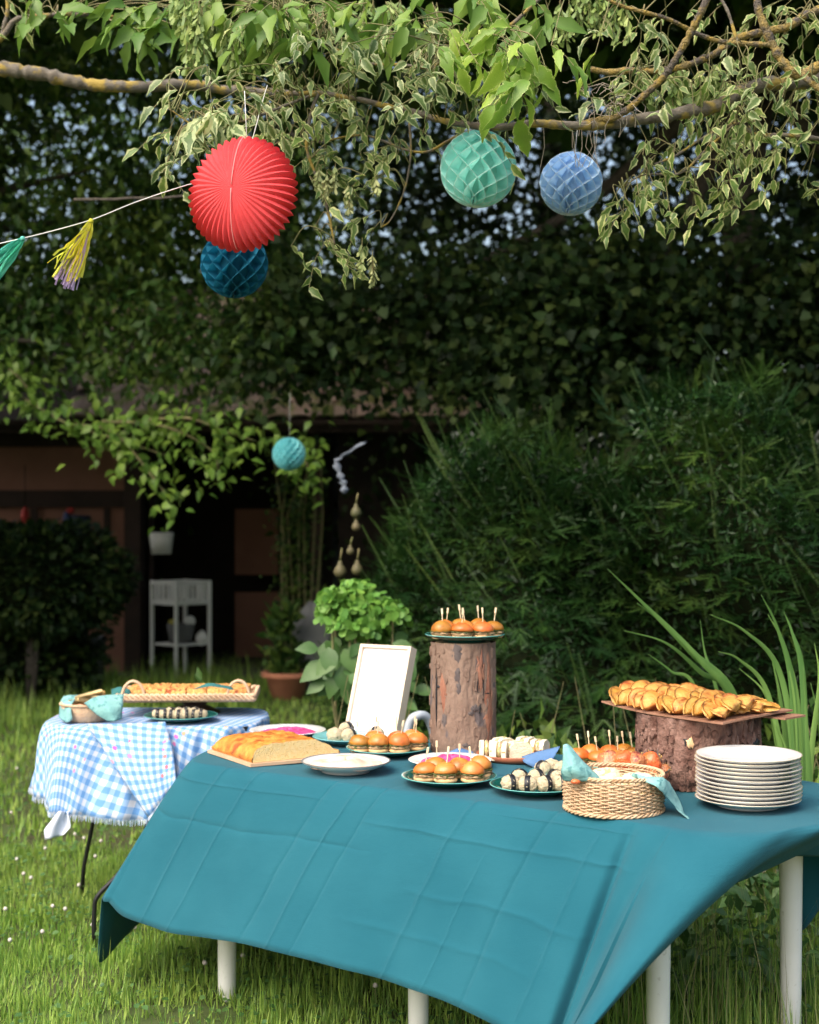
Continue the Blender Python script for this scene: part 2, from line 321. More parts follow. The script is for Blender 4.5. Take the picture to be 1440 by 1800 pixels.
M['glaze'] = mat('glazed_meat', (.45,.13,.06), (.60,.26,.10), scale=60, rough=.3, coat=.4, bump=1.5, bscale=120, third=(.24,.05,.035), tscale=40, tramp=(.5,.6))
M['pepper'] = mat('red_glaze', (.72,.10,.03), (.62,.18,.05), scale=40, rough=.3, coat=.4, bump=1.2, bscale=120)
M['crumbs'] = mat('nut_crumbs', (.70,.42,.12), (.8,.55,.2), scale=100, rough=.6)
M['wicker'] = mat('wicker', (.52,.34,.20), (.62,.45,.29), scale=25, rough=.6, bump=.6, bscale=150, third=(.38,.21,.10), tscale=18, tramp=(.58,.7), spec=.4)
M['palm'] = mat('palm_weave', (.58,.38,.24), (.66,.47,.31), scale=30, rough=.7, bump=.8, bscale=150)
M['napkin'] = mat('green_napkin', (.16,.36,.36), (.22,.43,.42), scale=14, rough=.9, bump=1, bscale=90, third=(.10,.26,.27), tscale=45, tramp=(.56,.62))
M['blue_napkin'] = mat('blue_napkin', (.075,.16,.33), (.10,.20,.38), scale=14, rough=.9, bump=.8, bscale=90)
M['slate'] = mat('brown_board', (.26,.13,.08), (.33,.18,.12), scale=10, rough=.55, bump=.4, bscale=80)
M['lbark'] = mat('log_bark_smooth', (.155,.10,.075), (.24,.165,.125), scale=9, rough=.85, bump=1.5, bscale=70, third=(.11,.09,.09), tscale=16, tramp=(.60,.64), stretch=(1,1,.7))
M['lbark2'] = mat('log_bark_rough', (.125,.06,.045), (.25,.15,.12), scale=22, rough=.9, bump=4, bscale=60, third=(.065,.035,.03), tscale=14, tramp=(.55,.68), stretch=(1,1,.8))
M['inner_wood'] = mat('inner_wood', (.68,.42,.20), (.75,.52,.30), scale=40, rough=.7, bump=1, stretch=(1,1,.2))
M['redbark'] = mat('peeled_red_bark', (.26,.11,.07), (.34,.17,.11), scale=30, rough=.8, bump=1.5, bscale=100, stretch=(1,1,.4))
M['endgrain'] = mat('end_grain', (.42,.30,.18), (.32,.22,.13), scale=30, rough=.8)
M['frame_wood'] = mat('pale_frame_wood', (.74,.60,.46), (.80,.68,.54), scale=20, rough=.55, stretch=(1,1,.15))
M['paper'] = mat('white_paper', (.80,.80,.83), (.86,.86,.86), scale=6, rough=.3, coat=.5, spec=.5)
M['ink'] = mat('faint_ink', (.28,.26,.42), (.4,.38,.5), scale=60, rough=.6)
M['red_paper'] = mat('red_crepe', (.86,.075,.085), (.88,.09,.10), scale=20, rough=.8, trans=.22, bump=1, bscale=420)
M['seam'] = mat('pale_seam', (.85,.30,.30), rough=.7)
M['mint_paper'] = mat('mint_tissue', (.46,.94,.88), (.50,.95,.90), scale=20, rough=.8, trans=.5)
M['blue_paper'] = mat('blue_tissue', (.46,.70,.97), (.49,.72,.97), scale=20, rough=.8, trans=.5)
M['petrol_paper'] = mat('petrol_tissue', (.008,.16,.28), (.01,.19,.32), scale=20, rough=.8, trans=.3)
M['aqua_paper'] = mat('aqua_tissue', (.30,.78,.82), (.33,.8,.84), scale=20, rough=.8, trans=.45)
M['mint_lit_edge'] = mat('mint_paper_lit_edge', (.70,.93,.88), rough=.8); M['blue_lit_edge'] = mat('blue_paper_lit_edge', (.68,.82,.95), rough=.8)  # paler tint imitates sheet edges catching the light
M['string'] = mat('white_string', (.7,.7,.66), rough=.8)
M['yellow_t'] = mat('yellow_tissue', (.80,.72,.06), (.74,.76,.12), scale=20, rough=.8, trans=.3, rnd=.15, attr=True)
M['lilac_t'] = mat('lilac_tissue', (.48,.36,.62), (.55,.45,.65), scale=20, rough=.8, trans=.3, rnd=.15, attr=True)
M['mint_t'] = mat('mint_strips', (.12,.62,.47), (.2,.68,.55), scale=20, rough=.8, trans=.3, rnd=.15, attr=True)
M['plaster'] = mat('pink_plaster', (.34,.17,.12), (.29,.145,.10), scale=4, rough=.95, bump=.5, bscale=30)
M['timber'] = mat('dark_timber', (.055,.035,.028), (.04,.028,.022), scale=8, rough=.9, bump=1)
M['dark_in'] = mat('shaded_boards', (.022,.017,.014), (.03,.022,.018), scale=6, rough=.95)  # darkness of the unlit shed interior put into the board colour
M['tile'] = mat('roof_tile', (.34,.23,.18), (.42,.31,.26), scale=6, rough=.9, bump=.8, bscale=30, rnd=.25, third=(.20,.22,.06), tscale=5, tramp=(.5,.6))
M['white_paint'] = mat('white_painted_wood', (.78,.78,.74), (.7,.7,.66), scale=8, rough=.5)
M['terracotta'] = mat('terracotta', (.50,.21,.12), (.43,.17,.10), scale=10, rough=.85, bump=.3)
M['greypot'] = mat('grey_stone', (.12,.12,.115), (.17,.17,.165), scale=8, rough=.9, bump=.6)
M['gourd'] = mat('pale_gourd', (.12,.10,.05), (.085,.09,.04), scale=8, rough=.6)
M['greyplastic'] = mat('grey_blue_plastic', (.40,.45,.52), (.45,.5,.56), scale=8, rough=.4)
M['hydr'] = mat('green_bract', (.11,.26,.04), (.17,.36,.06), scale=7, rough=.5, trans=.3, rnd=.25, attr=True)
M['bigleaf'] = mat('broad_leaf', (.05,.12,.03), (.08,.17,.045), scale=10, rough=.45, trans=.25, rnd=.2, attr=True)
M['iris'] = mat('iris_blade', (.12,.25,.06), (.18,.33,.08), scale=20, rough=.45, trans=.28, stretch=(1,1,.08), rnd=.2)
M['clover'] = mat('white_flower', (.5,.5,.45), (.45,.4,.38), scale=60, rough=.8)
M['redc'] = mat('red_ornament', (.5,.04,.03), rough=.5)
M['bluec'] = mat('dark_blue_pot', (.02,.03,.07), rough=.4)
M['stone'] = mat('paving_stone', (.08,.075,.07), (.11,.10,.09), scale=3, rough=.9)
M['yellowc'] = mat('yellow_thing', (.5,.45,.08), rough=.6)

# ------------------------------------------------------------------ ground
def sheet(name, x0, x1, y0, y1, z, m, nx=1, ny=1, f=None):
    V = [(x0+(x1-x0)*i/nx, y0+(y1-y0)*j/ny, z+(f(x0+(x1-x0)*i/nx, y0+(y1-y0)*j/ny) if f else 0)) for j in range(ny+1) for i in range(nx+1)]
    F = [(j*(nx+1)+i, j*(nx+1)+i+1, (j+1)*(nx+1)+i+1, (j+1)*(nx+1)+i) for j in range(ny) for i in range(nx)]
    return link(name, mesh(name, V, F, m))
g = sheet('ground', -150, 150, -150, 150, 0, M['ground'], 60, 60); tag(g, kind='structure')
# ------------------------------------------------------------------ grass
BLADE = ([(-.5,0,0),(.5,0,0),(-.35,.55,.10),(.35,.55,.10),(0,1,.42)], [(0,1,3,2),(2,3,4)], [(0,0),(1,0),(0,.5),(1,.5),(.5,1)])
def grass(name, n, y0, y1, hmin, hmax, wd, pad=.3, m='grass', xr=None, lean=.8, label=None, keep=None):
    y = np.sqrt(rs.uniform(y0*y0, y1*y1, n)); half = .295*y+pad
    x = rs.uniform(-1, 1, n)*half if xr is None else rs.uniform(xr[0], xr[1], n)
    cl = np.sin(x*7.1+np.cos(y*5.3)*2)*np.sin(y*6.3+np.cos(x*4.1)*2)+.5*np.sin(x*23+y*17)*np.sin(y*29-x*11)
    k = rs.rand(n) < (.72+.3*cl)
    bare = ((x+.70)**2/.05+(y-4.08)**2/.02) < 1
    k &= ~(bare & (rs.rand(n) < .85))
    if keep is not None: k &= keep(x, y)
    x, y, cl = x[k], y[k], cl[k]; n = len(x)
    h = rs.uniform(hmin, hmax, n)*(1+.3*cl); az = rs.uniform(0, 2*PI, n); ln = np.abs(rs.normal(0, lean, n))
    d = np.stack([np.cos(az)*ln, np.sin(az)*ln, np.ones(n)], 1); up = np.stack([np.cos(az), np.sin(az), np.zeros(n)], 1)
    Rm = frames(d, -up); s = np.stack([rs.uniform(.7, 1.3, n)*wd, h, h], 1)
    o = scatter(name, BLADE, np.stack([x, y, np.zeros(n)], 1), Rm, s, M[m]); return tag(o, label, 'grass', kind='stuff')
grass('grass', 90000, 3.0, 6.2, .028, .062, .0052, lean=1.1, label='short green lawn grass under and around the tables')
grass('grass', 70000, 6.0, 16, .03, .065, .013, pad=.9, label='blurred green lawn reaching back to the dark shed')
def keepR(x, y): return (x > .35) | (rs.rand(len(x)) < .0)
grass('grass', 14000, 3.0, 5.6, .08, .22, .0045, lean=.55, label='long rough grass below the right end of the teal table', keep=keepR)
grass('grass', 5000, 3.3, 4.9, .08, .17, .0035, lean=.9, label='loose taller grass tufts in the shade below the teal tablecloth', keep=lambda x, y: (x > -1.0) & (np.sin(x*9)*np.sin(y*13) > -.1))
grass('grass', 1600, 3.4, 5.4, .22, .42, .0022, m='grass_dry', lean=.6, label='thin dry grass stalks below the right end of the table', keep=keepR)
grass('grass', 7000, 9.5, 13, .10, .24, .012, lean=.5, label='taller grass at the foot of the dark bush and shed', keep=lambda x, y: (x < -1.2))

N = 17000; y = np.sqrt(rs.uniform(9, 64, N)); x = rs.uniform(-1, 1, N)*(.295*y+.3); k = np.sin(x*5+1)*np.sin(y*4)+.5*np.sin(x*13-y*9) > rs.uniform(-.6,.9,N); x, y = x[k], y[k]; N = len(x)
az = rs.uniform(0, 2*PI, N); o = scatter('clover_leaves', ([(0,0,0),(.42,.5,.08),(.3,.95,.05),(-.3,.95,.05),(-.42,.5,.08)], [(0,1,2),(0,2,3),(0,3,4)], [(.5,.5)]*5), np.stack([x, y, rs.uniform(.02,.065,N)], 1), frames(np.stack([np.cos(az), np.sin(az), rs.uniform(-.1,.4,N)], 1), np.stack([rs.normal(0,.3,N), rs.normal(-.2,.3,N), np.ones(N)], 1)), rs.uniform(.012,.024,N), M['bigleaf'])
tag(o, 'small round clover and weed leaves scattered through the lawn', 'clover', kind='stuff')
# ------------------------------------------------------------------ main table (axes: s along, v across)
AX, AY = .782, 3.196; TZ = .722
def T2(s, v): return (AX-.81*s+.586*v, AY+.586*s+.81*v)
TAB = thing('garden_table', 'long white plastic garden table with round legs, almost hidden under the teal cloth', 'table', (*T2(.9, .37), 0))
o0 = Vector(TAB.location)
edge_sv = [(1.72,.75),(1.84,.62),(1.92,.375),(1.84,.13),(1.72,0),(1.2,0),(.7,0),(.15,0),(.0,.10),(-.08,.375),(0,.65),(.15,.75),(.7,.75),(1.2,.75)]
loop = crom(edge_sv, 10, True)
V = []; c = np.array([.92, .375])
for z in (.700, .718):
    for p in loop:
        q = c+(p-c)*.985; V.append((*T2(*q), z))
n = len(loop); F = [tuple(range(n, 2*n)), tuple(range(n-1, -1, -1))]+[(i, (i+1) % n, n+(i+1) % n, n+i) for i in range(n)]
link('tabletop', mesh('tabletop', V, F, M['white_plastic'], False, off=o0), TAB)
legs = [atz(1157, 1956, 0), Vector((1.035, 3.86, 0)), Vector((.024, 3.87, 0)), Vector((-.548, 4.27, 0)), Vector((*T2(1.0, .68), 0)), Vector((*T2(1.62, .66), 0))]
for L_ in legs:
    mb = MB(); mb.lathe([(.024,0),(.027,.01),(.029,.3),(.033,.62),(.036,.70)], 20, (L_.x-o0.x, L_.y-o0.y, 0)); mb.build('leg', M['white_plastic'], TAB)
mb = MB(); 
for a, b in (((.1,.05),(1.75,.05)), ((.1,.70),(1.75,.70)), ((.1,.05),(.1,.70)), ((1.75,.05),(1.75,.70))):
    pa, pb = Vector((*T2(*a), .675)), Vector((*T2(*b), .675)); d = pb-pa
    mb.box((pa+pb)/2-o0, (d.length, .02, .048), Matrix.Rotation(math.atan2(d.y, d.x), 3, 'Z'))
mb.build('apron', M['white_plastic'], TAB, smooth=False)

# cloth lofted over an edge loop down to a hem
def drape(keys, pt, z, m, name, per=16, rows=26, top_rows=10, disp=None, c=(0,0), uvs=1, out=.05, mid=.02):
    A = np.array([[*pt(k[0], k[1]), z, *P(k[2], k[3], k[4])] for k in keys]); S = crom(A, per, True)
    sv = crom([(k[0], k[1]) for k in keys], per, True); n = len(S)
    E, H = S[:, :3], S[:, 3:]; E[:, 2] = z
    tg = np.roll(E, -1, 0)-np.roll(E, 1, 0); nr = norm(np.stack([tg[:, 1], -tg[:, 0], np.zeros(n)], 1))
    cc = np.array([*pt(*c[:2]), z]); 
    if ((E-cc)*nr).sum() < 0: nr = -nr
    V = []; UV = []
    for r in range(top_rows):                      # inner rows
        t = (r+1)/(top_rows+1)*.999
        for i in range(n):
            s_ = sv[i][0]; sp = np.array([*pt(min(max(s_, c[2]), c[3]), c[1]), z]) if len(c) > 2 else cc
            q = sp+(E[i]-sp)*t; V.append([q[0], q[1], z+.0015*math.sin(q[0]*19+q[1]*7)*math.sin(q[1]*23)]); UV.append((q[0], q[1]))
    for r in range(rows+1):
        t = r/rows
        for i in range(n):
            p0, p3 = E[i], H[i]; L_ = np.linalg.norm(p3-p0)
            p1 = p0+nr[i]*out; p2 = p0+(p3-p0)*.5+nr[i]*mid
            tt = t**1.25
            q = (1-tt)**3*p0+3*(1-tt)**2*tt*p1+3*(1-tt)*tt*tt*p2+tt**3*p3
            if disp: q = q+nr[i]*disp(sv[i], i/n, t)*min(1, t*6)
            V.append(list(q)); e = E[i]+nr[i]*L_*tt; UV.append((e[0], e[1]))
    F = []
    R_ = top_rows+rows+1
    for r in range(R_-1):
        for i in range(n):
            F.append((r*n+i, r*n+(i+1) % n, (r+1)*n+(i+1) % n, (r+1)*n+i))
    F.append(tuple(range(n-1, -1, -1)))
    return V, F, UV, n
K = [(1.72,.75,560,1540,5.05),(1.84,.62,430,1560,5.0),(1.92,.375,300,1590,4.75),(1.875,.2,232,1645,4.5),(1.83,.10,166,1690,4.34),
 (1.79,.04,177,1582,4.2),(1.72,0,218,1612,4.12),(1.5,0,300,1640,4.0),(1.25,0,420,1657,3.85),(1.0,0,550,1690,3.68),(.75,0,690,1728,3.53),
 (.5,0,840,1785,3.38),(.33,0,945,1850,3.25),(.24,0,985,1850,3.27),(.15,0,985,1840,3.02),(.06,.04,1030,1815,2.98),(.0,.10,1093,1747,3.08),
 (-.04,.2,1158,1620,3.25),(-.075,.3,1243,1562,3.4),(-.08,.42,1327,1537,3.52),(-.05,.54,1402,1505,3.68),(0,.65,1540,1530,3.95),(.15,.75,1455,1590,4.12),
 (.28,.75,1402,1632,4.15),(.42,.75,1375,1525,4.2),(.7,.75,1200,1480,4.35),(1.2,.75,850,1480,4.7)]
CR = [(1.60,-.05),(1.47,.0),(1.20,.05),(1.11,.0),(1.03,.03),(.74,.02),(.505,.03),(.46,-.04)]
def ctv(sv, u, t):
    s, v = sv; d = .0035*math.sin(s*9+t*3)+.002*math.sin(s*31+t*5)*t
    if v < .02 and s > .2:
        cs = sorted(c+sk*t for c, sk in CR); cs = [.3]+cs+[1.8]
        for k in range(len(cs)-1):
            if cs[k] <= s < cs[k+1]: q = (s-cs[k])/(cs[k+1]-cs[k]); d += .012*min(1, t*3)*(cs[k+1]-cs[k])*(4*q*(1-q))*(1 if k % 2 else -.7)
        x = (s-.30)/.016; d -= .022*math.exp(-x*x)*min(1,t*1.5); x = (s-.25)/.03; d += .022*math.exp(-x*x)*min(1,t*1.5)
    else:
        d += .018*math.sin(u*2*PI*9+t*2)*t
        if -.1 < v < .5 and s < .2: d += .012*math.sin(v*26+t*4+.5)*(.3+t)
    return d
V, F, UV, n = drape(K, T2, TZ, None, 'cloth', per=34, rows=46, disp=ctv, c=(.9, .375, .35, 1.5))
me = mesh('tablecloth', V, F, M['cloth'], UV=UV)
svk = crom([(k[0], k[1]) for k in K], 34, True); u2_ = []
for r in range(10+47):
    t = max(0, r-10)/46
    for i in range(n): u2_.append((svk[i][0]-(.05 if svk[i][1] < .02 else 0)*t, t if r >= 10 else -svk[i][1]*(1-r/10)-.02))
l2 = me.uv_layers.new(name='folds'); li = np.zeros(len(me.loops), np.int32); me.loops.foreach_get('vertex_index', li); l2.data.foreach_set('uv', np.array(u2_, np.float32)[li].ravel())
o = link('tablecloth', me)
tag(o, 'large creased teal cloth draped over the long table with pointed hanging corners', 'tablecloth')
md = o.modifiers.new('thick', 'SOLIDIFY'); md.thickness = .0016; md.offset = 1

# ------------------------------------------------------------------ left table with gingham cloth
G0 = Vector((-.915, 5.2, 0))
T = thing('bistro_table', 'small black metal table with curved legs under the gingham cloth', 'table', G0)
gz = .722
mb = MB(); 
prof = [(s, v) for s, v in crom([(-.37,-.15),(-.28,-.245),(.28,-.245),(.37,-.15),(.38,.0),(.37,.15),(.28,.245),(-.28,.245),(-.37,.15),(-.38,0)], 5, True)]
V = [(x*.97, y*.97, z) for z in (.70,.717) for x, y in prof]; n = len(prof)
mb.add(V, [tuple(range(n, 2*n)), tuple(range(n-1, -1, -1))]+[(i, (i+1) % n, n+(i+1) % n, n+i) for i in range(n)]); mb.build('tabletop', M['black_metal'], T, smooth=False)
for pts in ([(262,1400,5.05),(262,1500,5.05),(263,1655,5.05)], [(280,1402,4.95),(262,1440,4.9),(245,1490,4.86),(205,1540,4.82),(172,1575,4.8),(166,1600,4.8),(165,1640,4.8)]):
    q = pxpath(pts); q.insert(0, Vector((q[0].x, q[0].y, .70))); q[-1].z = 0
    MB().tube([p-G0 for p in q], .008, 8).build('leg', M['black_metal'], T)
for x, y in ((.30,.2),(-.30,.2)):
    MB().tube([(x*.8,y*.8,.7),(x*.85,y,.45),(x*1.1,y*1.2,.12),(x*1.15,y*1.3,0)], .008, 8).build('leg', M['black_metal'], T)
MB().box((.115, -.17, .50), (.05, .06, .03)).build('bracket', M['black_metal'], T, smooth=False)
# gingham material
m = bpy.data.materials.new('blue_gingham'); m.use_nodes = True; t = m.node_tree; L = t.links.new; b = t.nodes['Principled BSDF']; b.inputs['Roughness'].default_value = .9
uv = _n(t, 'ShaderNodeUVMap'); sp = _n(t, 'ShaderNodeSeparateXYZ'); mp = _n(t, 'ShaderNodeMapping'); mp.inputs['Scale'].default_value = (1/.031, 1/.031, 1); L(uv.outputs[0], mp.inputs[0]); L(mp.outputs[0], sp.inputs[0])
ws = []
for k in (0, 1):
    f = _n(t, 'ShaderNodeMath', operation='FRACT'); L(sp.outputs[k], f.inputs[0]); g_ = _n(t, 'ShaderNodeMath', operation='GREATER_THAN'); g_.inputs[1].default_value = .5; L(f.outputs[0], g_.inputs[0]); ws.append(g_)
ad = _n(t, 'ShaderNodeMath', operation='ADD'); L(ws[0].outputs[0], ad.inputs[0]); L(ws[1].outputs[0], ad.inputs[1])
hf = _n(t, 'ShaderNodeMath', operation='MULTIPLY'); hf.inputs[1].default_value = .5; L(ad.outputs[0], hf.inputs[0])
cr = _n(t, 'ShaderNodeValToRGB'); cr.color_ramp.interpolation = 'CONSTANT'; cr.color_ramp.elements[0].color = (.48,.52,.60,1)
e = cr.color_ramp.elements.new(.25); e.color = (.23,.37,.59,1); cr.color_ramp.elements[-1].position = .75; cr.color_ramp.elements[-1].color = (.10,.25,.52,1)
L(hf.outputs[0], cr.inputs[0])
nf = _n(t, 'ShaderNodeTexVoronoi'); nf.inputs['Scale'].default_value = 26; L(uv.outputs[0], nf.inputs['Vector'])
n2 = _n(t, 'ShaderNodeTexNoise'); n2.inputs['Scale'].default_value = 5; L(uv.outputs[0], n2.inputs['Vector'])
th = _n(t, 'ShaderNodeMath', operation='LESS_THAN'); th.inputs[1].default_value = .23; L(nf.outputs[0], th.inputs[0])
t2 = _n(t, 'ShaderNodeMath', operation='GREATER_THAN'); t2.inputs[1].default_value = .57; L(n2.outputs[0], t2.inputs[0])
mu = _n(t, 'ShaderNodeMath', operation='MULTIPLY'); L(th.outputs[0], mu.inputs[0]); L(t2.outputs[0], mu.inputs[1])
hs = _n(t, 'ShaderNodeHueSaturation'); hs.inputs['Color'].default_value = (.62,.14,.24,1); L(nf.outputs[1], hs.inputs['Color'])
mx0 = _n(t, 'ShaderNodeMix', data_type='RGBA'); mx0.inputs[0].default_value = .72; L(nf.outputs[1], mx0.inputs[6]); mx0.inputs[7].default_value = (.55,.13,.22,1)
mx = _n(t, 'ShaderNodeMix', data_type='RGBA'); L(mu.outputs[0], mx.inputs[0]); L(cr.outputs[0], mx.inputs[6]); L(mx0.outputs[2], mx.inputs[7]); L(mx.outputs[2], b.inputs['Base Color'])
M['gingham'] = m
def G2(s, v): return (G0.x+s, G0.y+v)
K2 = [(-.28,-.245,96,1428,4.86),(-.1,-.245,180,1438,4.84),(.02,-.245,262,1440,4.83),(.08,-.245,300,1392,4.86),(.18,-.245,345,1358,4.9),(.28,-.245,400,1345,4.93),(.36,-.15,430,1345,5.0),(.38,0,450,1345,5.2),
      (.37,.15,455,1340,5.4),(.28,.245,430,1330,5.5),(0,.245,300,1330,5.5),(-.28,.245,120,1340,5.5),(-.37,.15,70,1380,5.35),(-.38,0,58,1388,5.15),(-.37,-.15,68,1400,4.98)]
def gdisp(sv, u, t): return .014*math.sin(u*2*PI*13+t*1.5)*t+.006*math.sin(u*2*PI*31+t*2)*t
V, F, UV, n = drape(K2, G2, gz+.001, None, 'g', per=16, rows=24, disp=gdisp, c=(0, 0), out=.03, mid=.01)
ca, sa = math.cos(.28), math.sin(.28); UV = [(u*ca-v*sa, u*sa+v*ca) for u, v in UV]
GC = thing('gingham_cloth', 'blue and white gingham cloth with fringed edge and small flowers on the small table', 'tablecloth', G0)
o = link('cloth', mesh('gingham_cloth', V, F, M['gingham'], UV=UV, off=G0), GC); md = o.modifiers.new('t', 'SOLIDIFY'); md.thickness = .001
hem = [Vector(v)-G0 for v in V[-n:]]; mb = MB()
for i in range(n):
    for k in range(3):
        p = hem[i].lerp(hem[(i+1) % n], k/3); q = p+Vector((rs.uniform(-.004,.004), rs.uniform(-.004,.004), -rs.uniform(.014,.022)))
        mb.tube([p+Vector((0,0,.003)), q], [.0016,.0007], 3, False)
fm = mat('fringe_thread', (.40,.58,.82), (.75,.78,.84), scale=90, rough=.9); mb.build('fringe', fm, GC)
# diagonal folded flap in front
def quadsurf(fn, nu, nv): 
    V = [fn(i/nu, j/nv) for j in range(nv+1) for i in range(nu+1)]
    F = [(j*(nu+1)+i, j*(nu+1)+i+1, (j+1)*(nu+1)+i+1, (j+1)*(nu+1)+i) for j in range(nv) for i in range(nu)]
    return V, F
fa = [P(155,1272,4.94), P(205,1350,4.86), P(262,1436,4.80)]; fb = [P(292,1268,4.94), P(305,1320,4.88), P(312,1372,4.83)]
def flapf(u, v):
    a = Vector(crom(fa, 8)[int(v*16)]) ; b_ = Vector(crom(fb, 8)[int(v*16)])
    p = a.lerp(b_, u); p.y -= .012*math.sin(PI*u)+.012+.006*math.sin(u*15)*v; return p-G0
V, F = quadsurf(flapf, 24, 16)
o = link('folded_flap', mesh('folded_flap', V, F, M['gingham'], UV=[(i/24*.24+.1*(j/16), -(j/16)*.30+.07*i/24) for j in range(17) for i in range(25)]), GC)
md = o.modifiers.new('t', 'SOLIDIFY'); md.thickness = .001
mb = MB()
for k in range(60):
    p = Vector(flapf(k/60, 1)); mb.tube([p, p+Vector((.004+rs.uniform(-.003,.003), -.002, -.018))], [.0016,.0007], 3, False)
mb.build('fringe', fm, GC)
# white tied corner
V, F = quadsurf(lambda u, v: P(112-16*v+(u-.5)*(16+30*min(1,v*1.6)*(1-.45*max(0,v-.7)/.3)), 1426+46*v-8*(u-.5)*v, 4.84-.015*math.sin(u*PI*2))-G0, 8, 10)
o = link('corner_weight', mesh('corner_weight', V, F, mat('pale_lining', (.62,.68,.82), (.7,.74,.85), rough=.9)), GC); o['label'] = 'pale knotted corner hanging below the cloth'
md = o.modifiers.new('t', 'SOLIDIFY'); md.thickness = .0015

# ------------------------------------------------------------------ crockery
def plate_prof(r, h=.022, foot=.55, rim=.012):
    return [(0,.004),(r*foot*.9,.004),(r*foot*.92,0),(r*foot,0),(r*foot,.006),(r*.78,h*.45),(r*.985,h*.93),(r,h),(r*.975,h+.0012),(r*.74,h*.5+.003),(r*.6,.0085),(0,.008)]
def plate(name, label, c, r, body, rimm=None, group=None, h=.022, rot=None):
    T = thing(name, label, 'plate', c, group=group, rot=rot)
    MB().lathe(plate_prof(r, h), 64).build('dish', M[body], T)
    if rimm: MB().lathe([(r*.992,h-.0008),(r*1.003,h),(r*.992,h+.0016),(r*.975,h+.0008)], 64, cap=False).build('rim', M[rimm], T)
    return T
def tp(x, y): return Vector((x, y, TZ+.0025))
# stack
pm = MB().lathe(plate_prof(.130, .021, .60), 72).mesh('dish', M['plate_white']); rmsh = MB().lathe([(.1292,.0202),(.1306,.021),(.1296,.0224),(.127,.0218)], 72, cap=False).mesh('rim', M['plate_gold'])
ords = ['bottom','eleventh','tenth','ninth','eighth','seventh','sixth','fifth','fourth','third','second','top']
for k in range(12):
    lab = {0: 'gold-rimmed white plate, lowest of the stack by the big log', 11: 'gold-rimmed white plate, topmost of the stack by the big log'}.get(k, 'white gold-rimmed plate, %s from the top of the stack by the big log' % ords[k])
    T = thing('plate', lab, 'plate', (.848+rs.uniform(-.0025,.0025), 3.56+rs.uniform(-.0025,.0025), TZ+.0025+k*.0099), rs.uniform(0, 6), group='white plates in the stack')
    T.rotation_euler = (rs.uniform(-.008,.008), rs.uniform(-.008,.008), rs.uniform(0,6))
    link('dish', pm, T); link('rim', rmsh, T)
# sliders
def dome(v): 
    z = v.z; return Vector((v.x, v.y, z if z > 0 else z*.18))
def fillf(v): 
    s = 1.02+.20*nz3(v, 4)+.24*nz3(v, 10, 3); return Vector((v.x*s, v.y*s, v.z*(1+.3*nz3(v, 8, 2))))
V, F = ico((.034,.034,.027), 3, lambda v: dome(v)*(1+.03*nz3(v, 2, 5))); bun_ms = [mesh('top_bun', V, F, M['bun'])]
for q_ in (2, 3, 4):
    V, F = ico((.034,.033+.001*(q_ % 2),.024+.002*q_), 3, lambda v: dome(v)*(1+.09*nz3(v, 1.4, q_))); bun_ms.append(mesh('top_bun', V, F, M['bun']))
V, F = ico((.0335,.0335,.0095), 3, fillf); fil_me = mesh('filling', V, F, M['fill'])
V, F = ico((.0325,.0325,.009), 3, lambda v: Vector((v.x, v.y, max(-.8, min(.7, v.z*1.4))))); bot_me = mesh('bottom_bun', V, F, M['bunb'])
mb = MB(); mb.lathe([(.010,0),(.0355,.0005),(.036,.002),(.01,.003)], 40, cap=False, wob=lambda r, z, t: (r*(1+.05*math.sin(t*7)+.03*math.sin(t*13)), z+.0016*math.sin(t*11)*(r > .02))); let_me = mb.mesh('salad_leaf', M['lettuce'])
mb = MB(); mb.box((0,0,.022), (.0022,.002,.044)); mb.box((0,0,.051), (.0062,.002,.018), bev=.0009); pick_me = mb.mesh('pick', M['wood_pick'], False)
def slider(x, y, z, label, group, pick=True, sc_=1.0):
    T = thing('slider', label, 'slider', (x, y, z), rs.uniform(0, 6), group=group); T.scale = (sc_, sc_, sc_*rs.uniform(.95,1.05))
    link('bottom_bun', bot_me, T, (0,0,.0085)); link('filling', fil_me, T, (0,0,.019)); link('salad_leaf', let_me, T, (0,0,.0235), (0,0,rs.uniform(0,6)))
    link('top_bun', bun_ms[rs.randint(4)], T, (0,0,.0275), (rs.uniform(-.1,.1), rs.uniform(-.1,.1), rs.uniform(0,6)))
    if pick:
        p = link('pick', pick_me, T, (rs.uniform(-.004,.004), rs.uniform(-.004,.004), .037), (rs.uniform(-.18,.18), rs.uniform(-.18,.18), 0)); p.rotation_euler.z = -T.rotation_euler.z+rs.uniform(-.6,.6)
def slider_plate(name_where, c, r, spots, short, scl=1.0):
    plate('plate', 'dark green plate of sliders '+name_where, c, r, 'plate_green', 'rim_green')
    for (dx, dy, pos) in spots: slider(c[0]+dx, c[1]+dy, c[2]+.009, 'golden slider, %s on the plate %s' % (pos, short), 'sliders on the green plate '+short, sc_=scl)
slider_plate('in front of the pink dip', tp(.107, 3.86), .13, [(-.064,-.015,'left of the front row'),(-.010,-.038,'middle of the front row'),(.062,-.035,'right of the front row'),(-.035,.045,'back left'),(.028,.035,'back middle'),(.085,.032,'back right')], 'before the pink dip')
TL = Vector((.166, 4.43, 0)); tlz = TZ+.002; TLH = .338
slider_plate('on top of the tall log', Vector((.172, 4.43, tlz+TLH+.001)), .124, [(-.072,-.03,'front left'),(-.010,-.052,'front middle'),(.055,-.035,'front right'),(.09,.022,'far right'),(-.06,.04,'back left'),(.0,.02,'centre'),(.045,.05,'back right'),(-.01,.078,'rearmost')], 'on top of the tall log')
